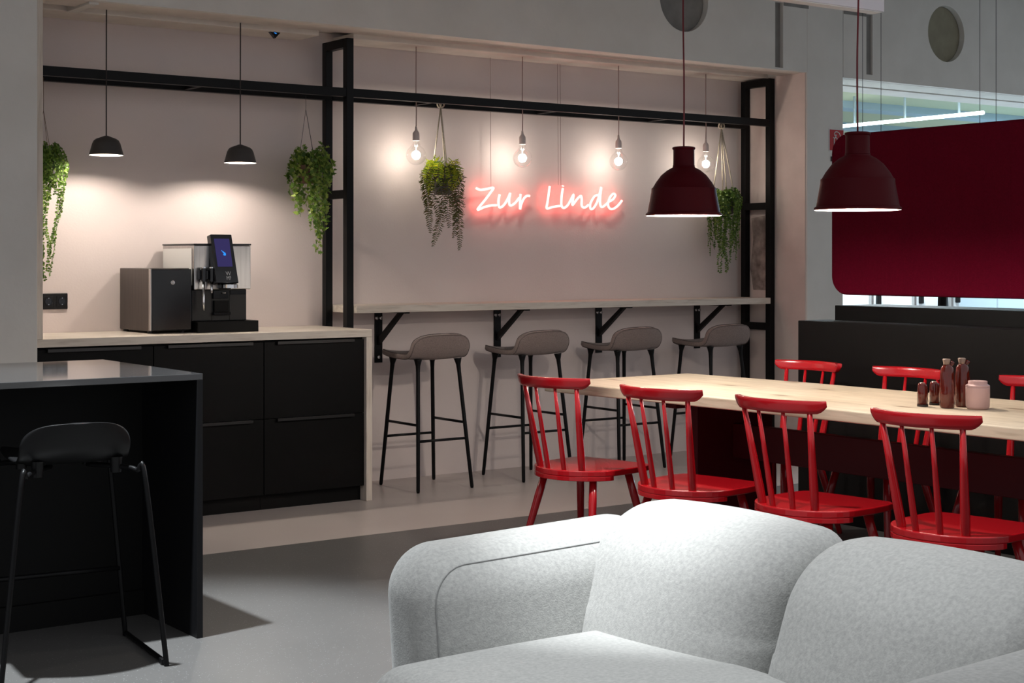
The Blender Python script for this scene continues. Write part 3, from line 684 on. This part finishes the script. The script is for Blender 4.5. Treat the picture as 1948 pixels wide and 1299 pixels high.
trailing('hanging_ivy', (4.135, 7.66, 1.835), 'bright green hanging ivy in front of the black frame post', .07, .10, st, 'ivy', 'leaf_ivy', 'pot_brown', YW, 'wire', (4.13, 7.70, 2.15), (0.6, 2.7, 4.7))
st = [(a, re_, rng.uniform(.01, .05), d_ * rng.uniform(.85, 1.05), rng.uniform(-2.5, 2.5)) for a, re_, d_ in ((3.5, .045, .42), (3.1, .06, .33), (3.9, .02, .30), (2.7, .04, .24), (5.75, .03, .43), (6.1, .055, .36), (5.4, .01, .28), (.2, .05, .28), (.6, .03, .34), (4.6, .02, .16), (3.3, .06, .10))]
st += ring(15, lambda a: (a, rng.uniform(.0, .065), rng.uniform(.03, .085), rng.uniform(.02, .10), 1))
trailing('hanging_fern', (5.035, 7.685, 1.815), 'hanging fern with dark drooping fronds left of the neon sign', .068, .12, st, 'fern', 'leaf_fern', 'pot_grey', YW, 'rope', (5.03, 7.70, 2.215), (0.5, 2.5, 4.4), knot=.03)
st = ring(46, lambda a: (a, rng.uniform(.01, .05), rng.uniform(.02, .06), rng.uniform(.10, .38), rng.uniform(-1, 1)))
st += [(rng.uniform(3.6, 5.0), rng.uniform(0, .04), .03, rng.uniform(.38, .50), rng.uniform(-1, 1)) for _ in range(6)]
st += ring(18, lambda a: (a, rng.uniform(-.02, .02), rng.uniform(.03, .07), rng.uniform(.03, .1), 1))
trailing('trailing_round_leaf_plant', (7.345, 7.72, 1.735), 'dark green trailing plant with round leaves behind the red dome pendant', .085, .11, st, 'round', 'leaf_round', 'pot_dark', YW, 'rope', (7.325, 7.72, 2.205), (0.5, 2.1, 3.9, 5.2), knot=.03)
# ------------------------------------------------------------------ black island and stool
IX, IY0, IY1, IZ = 2.27, 4.98, 5.912, 0.916
t = empty('kitchen_island', (0.9, IY0, 0), 'black kitchen island with glossy top and open knee space in front', 'island')
part('worktop', -0.6, IX, IY0, IY1, IZ - 0.022, IZ, 'island_black', t, 0.0015)
part('end_panel', IX - 0.022, IX, IY0, IY1, 0, IZ - 0.0222, 'island_side', t, 0.001)
part('back_panel', -0.6, IX - 0.023, 5.46, 5.49, 0, IZ - 0.0222, 'island_inside', t, 0)
part('plinth', -0.6, IX - 0.023, 5.44, 5.4595, 0, 0.09, 'island_inside', t, 0)
t = empty('counter_stool', (1.785, 4.965, 0), 'black counter stool with sled base tucked at the black island', 'stool', rz=R(-6))
shell_obj('seat', 'black_plastic', t, (-0.01, 0.0, 0.660), 0.012, k=0.88)
for s in (-1, 1):
    pth = [(s * 0.06, -0.02, 0.640), (s * 0.14, -0.14, 0.640), (s * 0.175, -0.195, 0.632), (s * 0.195, -0.215, 0.605), (s * 0.255, -0.235, 0.04), (s * 0.258, -0.228, 0.012), (s * 0.258, -0.20, 0.010), (s * 0.258, 0.20, 0.010), (s * 0.257, 0.228, 0.014), (s * 0.254, 0.235, 0.04), (s * 0.195, 0.205, 0.605), (s * 0.175, 0.185, 0.632), (s * 0.14, 0.13, 0.640), (s * 0.06, 0.02, 0.640)]
    MB().tube(bez(pth, 5), 0.0085, 12).build('sled_leg', 'black_metal', t, smooth=True)
    MB().box(s * 0.258 - .012, s * 0.258 + .012, -0.222, -0.190, 0.0, 0.020).build('glide', 'black_plastic', t, bevel=0.003)
    for sy in (-1, 1): MB().lathe([(0.017, 0), (0.020, 0.045), (0.022, 0.05)], 16, (s * 0.125, sy * 0.115 - .01, 0.622)).build('seat_mount', 'black_plastic', t, auto=40)
MB().tube([(-0.234, 0.222, 0.24), (0.234, 0.222, 0.24)], 0.0085, 10).build('foot_bar', 'black_metal', t, smooth=True)
# ------------------------------------------------------------------ dining table
t = empty('dining_table', (4.83, 4.2, 0), 'long pale oak dining table on bordeaux base with red chairs around', 'table')
poly = [(4.322, 5.740), (5.217, 5.743), (5.275, 5.0), (5.293, 3.84), (5.30, 2.6), (4.44, 2.6), (4.425, 3.26), (4.39, 4.55), (4.355, 5.2)]
poly = [(x - 4.83, y - 4.2) for x, y in poly]
MB().prism(poly, 0.700, 0.745).build('tabletop', 'oak_y', t, bevel=0.006, seg=3)
for y in (5.03, 3.0): MB().box(-0.23, 0.23, y - 4.2 - 0.03, y - 4.2 + 0.03, 0, 0.699).build('leg_panel', 'bordeaux', t, bevel=0.003)
MB().box(-0.02, 0.02, 3.0 - 4.2 + .031, 5.03 - 4.2 - .031, 0.435, 0.585).build('stretcher', 'bordeaux', t, bevel=0.003)
MB().box(-0.30, 0.30, 0.86, 0.94, 0.66, 0.699).build('crossbar', 'bordeaux', t, bevel=0.002)
# ------------------------------------------------------------------ red chairs
def make_chair():
    t = empty('spindle_chair', (0, 0, 0), '', 'chair')
    # seat: rounded back, slightly wider front; +x is the front
    pts = []
    for k in range(0, 25):
        a = math.pi / 2 + math.pi * k / 24; pts.append((-0.03 + 0.185 * math.cos(a), 0.215 * math.sin(a)))
    pts += [(0.06, -0.220), (0.15, -0.216), (0.195, -0.205), (0.215, -0.18), (0.222, 0.0), (0.215, 0.18), (0.195, 0.205), (0.15, 0.216), (0.06, 0.220)]
    m = MB(); m.prism(pts, 0.390, 0.416)
    seat = m.build('seat', 'red_lacquer', t, bevel=0.005, seg=3)
    bp = [p for p in pts[:25] if p[0] < -0.02]; bp = [(-0.055, .2085)] + [p for p in pts[:25] if p[0] < -0.06] + [(-0.055, -.2085)]
    MB().prism(bp, 0.372, 0.3905).build('seat_rim', 'red_lacquer', seat, bevel=0.002)
    # crest rail
    Rc, ang, xm = 0.31, 0.70, -0.272
    def crest(u, w_):
        a = (u * 2 - 1) * ang; e = abs(u * 2 - 1)
        lo = 0.766 + (0.026 * max(0, (e - 0.80) / 0.20) ** 2); hi = 0.813
        q = 2 * math.pi * w_; ct, st_ = math.cos(q), math.sin(q)
        n_ = (abs(ct) ** 5 + abs(st_) ** 5) ** (-1 / 5)
        zz = (lo + hi) / 2 + st_ * n_ * (hi - lo) / 2; th = ct * n_ * 0.0125
        r = Rc + th; lean = -(zz - 0.795) * 0.22
        return (xm + Rc - r * math.cos(a) + lean, r * math.sin(a), zz)
    m = MB(); n1, n2 = 36, 20
    m.grid(lambda w_, u: crest(u, w_), n2, n1, closed_u=True)
    m.f.append(tuple(range(n2))); m.mi.append(0); m.f.append(tuple(n1 * n2 + k for k in range(n2))); m.mi.append(0)
    m.build('crest_rail', 'red_lacquer', t, auto=50)
    for u, yb, xb, rb in ((-0.75, -0.118, -0.158, 0.0165), (-0.27, -0.045, -0.190, 0.0115), (0.27, 0.045, -0.190, 0.0115), (0.75, 0.118, -0.158, 0.0165)):
        a = u * ang * 0.95; z = 0.772
        top = Vector((xm + Rc - Rc * math.cos(a) - (z - .795) * .22, Rc * math.sin(a), z)); b = Vector((xb, yb, 0.408))
        MB().tube([b, b.lerp(top, 0.03), b.lerp(top, 0.18), b.lerp(top, .6), top], [rb * .82, rb * .95, rb, rb * .8, rb * .58], 14).build('spindle', 'red_lacquer', t, smooth=True)
    for sx in (-1, 1):
        for sy in (-1, 1):
            a = Vector((sx * 0.115 + .01, sy * 0.135, 0.391)); b = Vector((sx * 0.205 + .005, sy * 0.205, 0.0))
            MB().tube([a, a.lerp(b, .3), b.lerp(a, .02), b], [0.0165, 0.018, 0.0125, 0.011], 14).build('leg', 'red_lacquer', t, smooth=True)
    return t
ch = make_chair()
chairs = [
 (4.215, 5.30, 11, 'red spindle chair at the near side of the table, nearest the wooden end panel', 0),
 (4.215, 4.605, 10, 'second red spindle chair along the near side of the table, behind the sofa arm corner', 0),
 (4.255, 3.985, 6, 'third red spindle chair along the near side, in front of the table middle', 0),
 (4.268, 3.35, 8, 'red spindle chair at the near side, closest to the bottles and rose jar', 0),
 (5.395, 5.285, 184, 'far-side red spindle chair at the end of the black sideboard', 1),
 (5.425, 4.69, 183, 'red spindle chair on the far side of the table, behind the brown bottles', 1),
 (5.425, 3.99, 182, 'red spindle chair on the far side, cut by the picture edge', 1)]
for i, (x, y, rz, lb, far) in enumerate(chairs):
    o = ch if i == 0 else copy_tree(ch)
    o.location = (x, y, 0); o.rotation_euler = (0, 0, R(rz)); o['label'] = lb
    o['group'] = 'red chairs on the far side of the table' if far else 'red chairs on the near side of the table'
# ------------------------------------------------------------------ things on the table
TZ = 0.7455
for (x, y), lb in zip(((4.794, 3.815), (4.885, 3.815)), ('brown glass bottle in front, next to the small shakers', 'brown glass bottle behind the rose jar')):
    t = empty('glass_bottle', (x, y, TZ), lb, 'bottle', group='brown glass bottles on the table')
    MB().lathe([(0.0001, 0.001), (0.024, 0.0), (0.0275, 0.006), (0.0285, 0.06), (0.0260, 0.13), (0.0235, 0.152), (0.016, 0.163), (0.012, 0.168)], 32).build('body', 'amber_glass', t, smooth=True)
    MB().lathe([(0.012, 0.166), (0.012, 0.172), (0.015, 0.184), (0.0135, 0.187), (0.0001, 0.188)], 24, (-0.004, 0, 0)).build('stopper', 'bottle_cap', t, smooth=True)
    MB().tube([(0.006, -0.008, 0.160), (0.013, -0.012, 0.170), (0.017, -0.014, 0.176)], [0.008, 0.0075, 0.008], 12).build('spout', 'amber_glass', t, smooth=True)
for (x, y), lb in zip(((4.772, 3.914), (4.862, 3.929)), ('small brown glass shaker standing clear at the end of the group', 'small brown glass shaker just behind the front bottle')):
    t = empty('glass_shaker', (x, y, TZ), lb, 'shaker', group='small brown shakers on the table')
    MB().lathe([(0.0001, 0.0), (0.021, 0.0), (0.021, 0.008)], 28).build('base', 'cord_dark', t)
    m = MB(); m.lathe([(0.0205, 0.0083), (0.0205, 0.05), (0.0185, 0.078), (0.016, 0.086), (0.0001, 0.088)], 28)
    m.v = [(a, b, c - max(0, c - 0.05) * (a * 8)) for a, b, c in m.v]
    m.build('body', 'amber_glass', t, smooth=True)
    MB().lathe([(0.012, 0), (0.010, 0.004), (0.0001, 0.005)], 20, (-0.003, 0, 0.0875)).build('cap', 'bottle_cap', t, smooth=True)
t = empty('storage_jar', (4.853, 3.720, TZ), 'pale rose lidded jar on the table beside the bottles', 'jar')
MB().lathe([(0.0001, 0.0), (0.036, 0.0), (0.040, 0.005), (0.044, 0.012), (0.0445, 0.080), (0.0440, 0.0835)], 40).build('body', 'rose_ceramic', t, smooth=True)
MB().lathe([(0.0445, 0.0840), (0.0440, 0.090), (0.036, 0.095), (0.0355, 0.097), (0.0355, 0.105), (0.0345, 0.107), (0.0001, 0.107)], 40).build('lid', 'rose_ceramic', t, auto=35)
# ------------------------------------------------------------------ red dome pendants
rl = ['bordeaux dome pendant over the table end, in front of a bare globe bulb', 'bordeaux dome pendant in front of the bordeaux screen']
for (x, y, z, wob), lb in zip(((4.797, 5.305, 1.515, .004), (4.807, 4.272, 1.514, -.006)), rl):
    t = empty('dining_pendant', (x, y, z), lb, 'pendant lamp', group='bordeaux pendants over the table')
    out = [(0.172, -0.003), (0.175, 0.002), (0.173, 0.008), (0.166, 0.012), (0.160, 0.045), (0.149, 0.105), (0.148, 0.122), (0.142, 0.126), (0.128, 0.150), (0.103, 0.183), (0.075, 0.206), (0.052, 0.218), (0.050, 0.222), (0.051, 0.225), (0.049, 0.229), (0.048, 0.298), (0.052, 0.302), (0.053, 0.307), (0.051, 0.311), (0.044, 0.313)]
    inn = [(0.172, -0.003), (0.164, 0.012), (0.157, 0.045), (0.146, 0.105), (0.139, 0.125), (0.100, 0.181), (0.072, 0.203), (0.048, 0.215), (0.045, 0.224), (0.0001, 0.226)]
    MB().lathe(out, 64, caps=False).build('shade', 'bordeaux_lamp', t, auto=38)
    MB().lathe(inn, 64, caps=False).build('shade_lining', 'lamp_white', t, smooth=True)
    MB().sphere((0, 0, 0.030), 0.028).build('bulb', 'pendant_bulb', t, smooth=True)
    MB().lathe([(0.014, 0.055), (0.018, 0.08), (0.020, 0.22)], 20).build('lamp_holder', 'lamp_white', t)
    MB().lathe([(0.044, 0.3125), (0.0001, 0.316)], 24, caps=False).build('top_cap', 'bordeaux_lamp', t)
    MB().tube(bez([(0, 0, 0.314), (wob * .4, 0, 0.6), (-wob, 0, 0.95), (wob, 0, 1.3), (0, 0, ZC - z)], 6), 0.0038, 8).build('cord', 'cord_red', t, smooth=True)
# ------------------------------------------------------------------ partition, ledge, acoustic screen
o = MB().box(5.81, 6.02, 1.5, 5.561, 0, 1.0).build('partition_sideboard', 'black_panel', bevel=0.003)
props(o, 'long black sideboard panel behind the far row of red chairs', 'sideboard')
o = MB().box(6.11, 6.45, 1.5, 5.586, 0, 1.072).build('rear_ledge', 'black_matte', bevel=0.003)
props(o, 'low black ledge behind the black sideboard, under the bordeaux screen', 'ledge')
def rrect(w0, w1, z0, z1, r, n=8):
    pts = []
    for cx, cz, a0 in ((w1 - r, z1 - r, 0), (w0 + r, z1 - r, 90), (w0 + r, z0 + r, 180), (w1 - r, z0 + r, 270)):
        for k in range(n + 1): a = R(a0 + 90 * k / n); pts.append((cx + r * math.cos(a), cz + r * math.sin(a)))
    return pts
SX = 6.20
t = empty('acoustic_screen', (SX, 5.0, 1.125), 'large bordeaux felt acoustic screen with rounded corners hung on thin wires', 'screen')
z0, z1 = 0.0, 0.845
MB().prism(rrect(-0.66, 0.675, z0, z1, 0.10, 10), -0.022, 0.022, 'x').build('felt_panel', 'bordeaux_felt', t, bevel=0.012, seg=4)
for k in range(9):
    y = -0.60 + k * 0.15
    MB().box(-0.0232, -0.0218, y - .0012, y + .0012, 0.03, z1 - 0.03).build('seam', 'bordeaux_felt', t)
for px in (1641, 1676, 1864, 1895):
    r = (px - cx_) / f_; dx, dy = r * cs + sn, -r * sn + cs; y = SX * dy / dx - 5.0
    MB().tube([(0, y, z1), (0, y, ZC - 1.125)], 0.0016, 6).build('suspension_wire', 'wire', t)
# linear luminaire overhead
t = empty('linear_luminaire', (5.1, 5.0, 2.50), 'pale lilac linear ceiling light at the top edge of the picture', 'ceiling light')
MB().box(-2.4, 0.714, 0.0, 0.07, 0.004, 0.062).build('housing', 'lilac_white', t, bevel=0.001)
MB().box(-2.38, 0.70, 0.004, 0.066, -0.001, 0.0035).build('diffuser', 'lamp_white', t)
for x in (-1.8, 0.2): MB().tube([(x, 0.035, 0.062), (x, 0.035, ZC - 2.5)], 0.0016, 6).build('suspension_wire', 'wire', t)
# ------------------------------------------------------------------ fire sign on the column
t = empty('fire_extinguisher_sign', (8.0, YL, 2.127), 'red fire extinguisher sign with white symbol on the grey column', 'sign')
MB().box(-0.075, 0.072, -0.003, -0.0005, -0.077, 0.077).build('border', 'sign_white', t)
MB().box(-0.069, 0.066, -0.0042, -0.0031, -0.071, 0.071).build('plate', 'sign_red', t)
m = MB()
m.tube(bez([(-0.022, -0.006, 0.030), (-0.026, -0.006, 0.045), (-0.010, -0.006, 0.058), (0.020, -0.006, 0.050), (0.036, -0.006, 0.026)], 5), 0.0036, 6)
m.tube(bez([(-0.022, -0.006, 0.032), (-0.008, -0.006, 0.036), (-0.016, -0.006, 0.020)], 4), 0.003, 6)
m.tube([(-0.038, -0.006, 0.018), (-0.028, -0.006, 0.014)], 0.003, 6)
m.tube(bez([(-0.028, -0.006, -0.060), (-0.028, -0.006, -0.02), (-0.027, -0.006, 0.006), (-0.013, -0.006, 0.019), (0.002, -0.006, 0.006), (0.003, -0.006, -0.02), (0.003, -0.006, -0.060)], 4), 0.0042, 6)
m.tube([(-0.028, -0.006, -0.060), (0.003, -0.006, -0.060)], 0.0042, 6)
m.build('symbol', 'sign_white', t, smooth=True)
t = empty('wall_tag', (7.965, YL, 1.998), 'tiny black tag under the red extinguisher sign', 'tag')
MB().box(-0.022, 0.040, -0.006, -0.0005, -0.017, 0.017).build('plate', 'black_plastic', t, bevel=0.001)
MB().box(-0.010, 0.006, -0.0075, -0.0062, -0.005, 0.005).build('led', 'pot_brown', t)
# ------------------------------------------------------------------ office beyond: lockers, chairs, tube lamps
lx = 10.05; LY = 9.5
ll = ['white office locker nearest the grey column, seen under the bordeaux screen', 'middle white office locker seen under the bordeaux screen', 'white office locker beside the dark office chair, under the screen']
for w_, lb in zip((0.95, 0.56, 0.50), ll):
    t = empty('locker', (lx, LY, 0), lb, 'locker', group='white lockers in the office behind')
    MB().box(0.004, w_ - .004, 0.02, 0.45, 0, 1.9).build('body', 'office_white', t)
    d = MB().box(0.008, w_ - .008, 0, 0.019, 0.03, 1.88).build('door', 'office_white', t, bevel=0.002)
    MB().box(w_ - .16, w_ - .13, -0.03, -0.001, 0.86, 1.02).build('handle', 'steel', d)
    MB().box(w_ - .07, w_ - .025, -0.035, -0.001, 0.90, 1.0).build('lock', 'black_plastic', d, bevel=0.008)
    lx += w_ + 0.03
t = empty('cabinet', (12.6, 10.4, 0), 'pale office cabinet seen between the two dark office chairs', 'cabinet')
MB().box(0, 2.6, 0.02, 0.5, 0, 1.6).build('body', 'office_white', t)
for k in range(2): MB().box(0.01 + 1.3 * k, 1.29 + 1.3 * k, 0.0, 0.019, 0.05, 1.58).build('door', 'office_white', t, bevel=0.003)
ol = ['dark office chair in the back office, nearer the white lockers', 'dark office chair in the back office, nearer the picture edge']
for (x, y), lb in zip(((8.75, 7.0), (8.72, 6.12)), ol):
    t = empty('office_chair', (x, y, 0), lb, 'office chair', rz=R(35), group='dark office chairs in the back office')
    MB().prism([(-0.13, 0.62), (0.13, 0.62), (0.15, 1.0), (0.11, 1.12), (-0.06, 1.12), (-0.10, 1.0)], -0.03, 0.03, 'y').build('backrest', 'black_matte', t, bevel=0.02)
    MB().box(-0.22, 0.22, 0.04, 0.46, 0.44, 0.50).build('seat', 'black_matte', t, bevel=0.02)
    MB().box(-0.03, 0.03, 0.03, 0.08, 0.40, 0.70).build('back_support', 'black_plastic', t)
    MB().lathe([(0.03, 0.09), (0.025, 0.44)], 16, (0, 0.25, 0)).build('column', 'chrome', t, smooth=True)
    for k in range(5):
        a = 2 * math.pi * k / 5; e = (0.29 * math.cos(a), 0.25 + 0.29 * math.sin(a))
        MB().tube([(0, 0.25, 0.11), (e[0], e[1], 0.07)], [0.022, 0.016], 8).build('base_leg', 'black_plastic', t)
        MB().sphere((e[0], e[1], 0.032), 0.031, 10, 8).build('castor', 'black_plastic', t, smooth=True)
tl = ['long glowing tube lamp under the office ceiling', 'dark pipe hung under the office ceiling near the picture edge']
for (a, b, mm), lb in zip((((12.4, 11.35, 2.72), (12.35, 9.4, 2.72), 'tube_white'), ((17.5, 11.5, 2.80), (19.0, 13.0, 2.80), 'steel_dark')), tl):
    t = empty('tube_lamp' if mm == 'tube_white' else 'ceiling_pipe', a, lb, 'lamp' if mm == 'tube_white' else 'pipe')
    v = Vector(b) - Vector(a)
    MB().tube([(0, 0, 0), v], 0.018, 12).build('tube', mm, t, smooth=True)
    for k in (.15, .5, .85):
        q = v * k; MB().tube([q, (q.x, q.y, 3.02 - a[2])], 0.012, 8).build('hanger', 'office_beam', t)
# ------------------------------------------------------------------ sofa
t = empty('sofa', (2.2, 2.33, 0), 'light grey felt sofa with rounded arms in the foreground', 'sofa')
ox, oy = 2.2, 2.33
def rbox(half, rad, n=22):
    """Cushion block with its own rounding radius along each axis."""
    mb = MB(); h = Vector(half); r = Vector(rad)
    for ax in range(3):
        for sg in (-1, 1):
            def fn(u, v):
                q = [0, 0, 0]; q[ax] = sg
                for k, w_ in (((ax + 1) % 3), u), (((ax + 2) % 3), v):
                    f = 2 * w_ - 1; e = r[k] / h[k]; c = 0.5       # half of the steps on the rounded ends
                    q[k] = (f / c) * (1 - e) if abs(f) < c else math.copysign(1 - e + e * (abs(f) - c) / (1 - c), f)
                p = Vector((q[0] * h[0], q[1] * h[1], q[2] * h[2]))
                inn = Vector([max(-(h[k] - r[k]), min(h[k] - r[k], p[k])) for k in range(3)])
                d = Vector([(p[k] - inn[k]) / r[k] for k in range(3)])
                d = Vector([math.copysign(math.tan(min(1, abs(c_)) * math.pi / 4), c_) for c_ in d]) if d.length > 0 else d
                d.normalize()
                return tuple(inn[k] + d[k] * r[k] for k in range(3))
            mb.grid(fn, n, n)
    return mb
def cushion(name, cx, cy, cz, half, rad, fn=None, parent=t, n=24):
    mb = rbox(half, rad, n)
    if fn: mb.v = [fn(*p) for p in mb.v]
    o = mb.build(name, 'felt_grey', parent, loc=(cx - ox, cy - oy, cz)); return weld(o)
def back_fn(x, y, z):            # lean back, belly forward
    k = z / 0.235
    bel = (1 - (y / .32) ** 2) * (1 - k * k)
    return (x + 0.085 * k - (0.045 * bel if x < 0 else 0), y, z - 0.012 * (y / .3) ** 2 * (z > 0))
for y in (2.712, 2.052):
    cushion('back_cushion', 2.515, y, 0.470, (0.155, 0.332, 0.240), (0.130, 0.085, 0.130), back_fn)
def arm_fn(x, y, z):
    return (x, y + 0.03 * (z / .27) - (0.015 * (1 - (x / .42) ** 2) * (1 - (z / .27) ** 2) if y < 0 else 0), z + 0.010 * (x / .4))
AH, AR = (0.386, 0.130, 0.288), (0.120, 0.105, 0.120)
a = cushion('armrest', 2.284, 3.062, 0.354, AH, AR, arm_fn)
def arm_pt(ix, iz, d):
    d = Vector(d).normalized(); p = (ix + d.x * (AR[0] + .001), -(AH[1] - AR[1]) + d.y * (AR[1] + .001), iz + d.z * (AR[2] + .001)); return arm_fn(*p)
ax_, az_ = AH[0] - AR[0], AH[2] - AR[2]
sp = [arm_pt(-ax_, -az_ + k * 2 * az_ / 6, (-1, -1, 0)) for k in range(7)]
sp += [arm_pt(-ax_, az_, (-math.cos(R(q)), -1, math.sin(R(q)))) for q in (15, 30, 45, 60, 75)]
sp += [arm_pt(-ax_ + k * 2 * ax_ / 10, az_, (0, -1, 1)) for k in range(11)]
MB().tube(sp, 0.0016, 6).build('seam', 'felt_seam', a, smooth=True)
cushion('armrest', 2.265, 1.605, 0.364, (0.405, 0.130, 0.288), (0.120, 0.105, 0.120), lambda x, y, z: (x, y - 0.03 * (z / .27), z + 0.010 * (x / .4)))
cushion('seat_cushion', 2.06, 2.33, 0.302, (0.365, 0.615, 0.125), (0.09, 0.09, 0.09), lambda x, y, z: (x, y, z + (0.025 * (1 - (y / .62) ** 2) * (1 - (x / .37) ** 2) if z > 0 else 0)))
MB().box(1.80 - ox, 2.68 - ox, 1.60 - oy, 3.08 - oy, 0.10, 0.20).build('base', 'felt_grey', t, bevel=0.03, seg=4)
for x in (1.86, 2.62):
    for y in (1.65, 3.03): MB().lathe([(0.014, 0), (0.02, 0.1005)], 16, (x - ox, y - oy, 0)).build('leg', 'black_metal', t, smooth=True)
# ------------------------------------------------------------------ housings of the ceiling spots and of the added sofa fill
for i, (nm, loc, tg, *_r) in enumerate(SPOTS):
    t = empty('ceiling_spotlight', (loc[0], loc[1], ZC), 'black ceiling spotlight over the ' + ('island stool', 'sofa seat, added as fill light', 'sofa corner', 'red chair closest to the jar', 'red chair closest to the drawers')[i], 'spotlight')
    MB().lathe([(0.05, -0.12), (0.055, -0.121), (0.055, 0.0), (0.0001, 0.0)], 24, caps=False).build('housing', 'black_metal', t, auto=40)
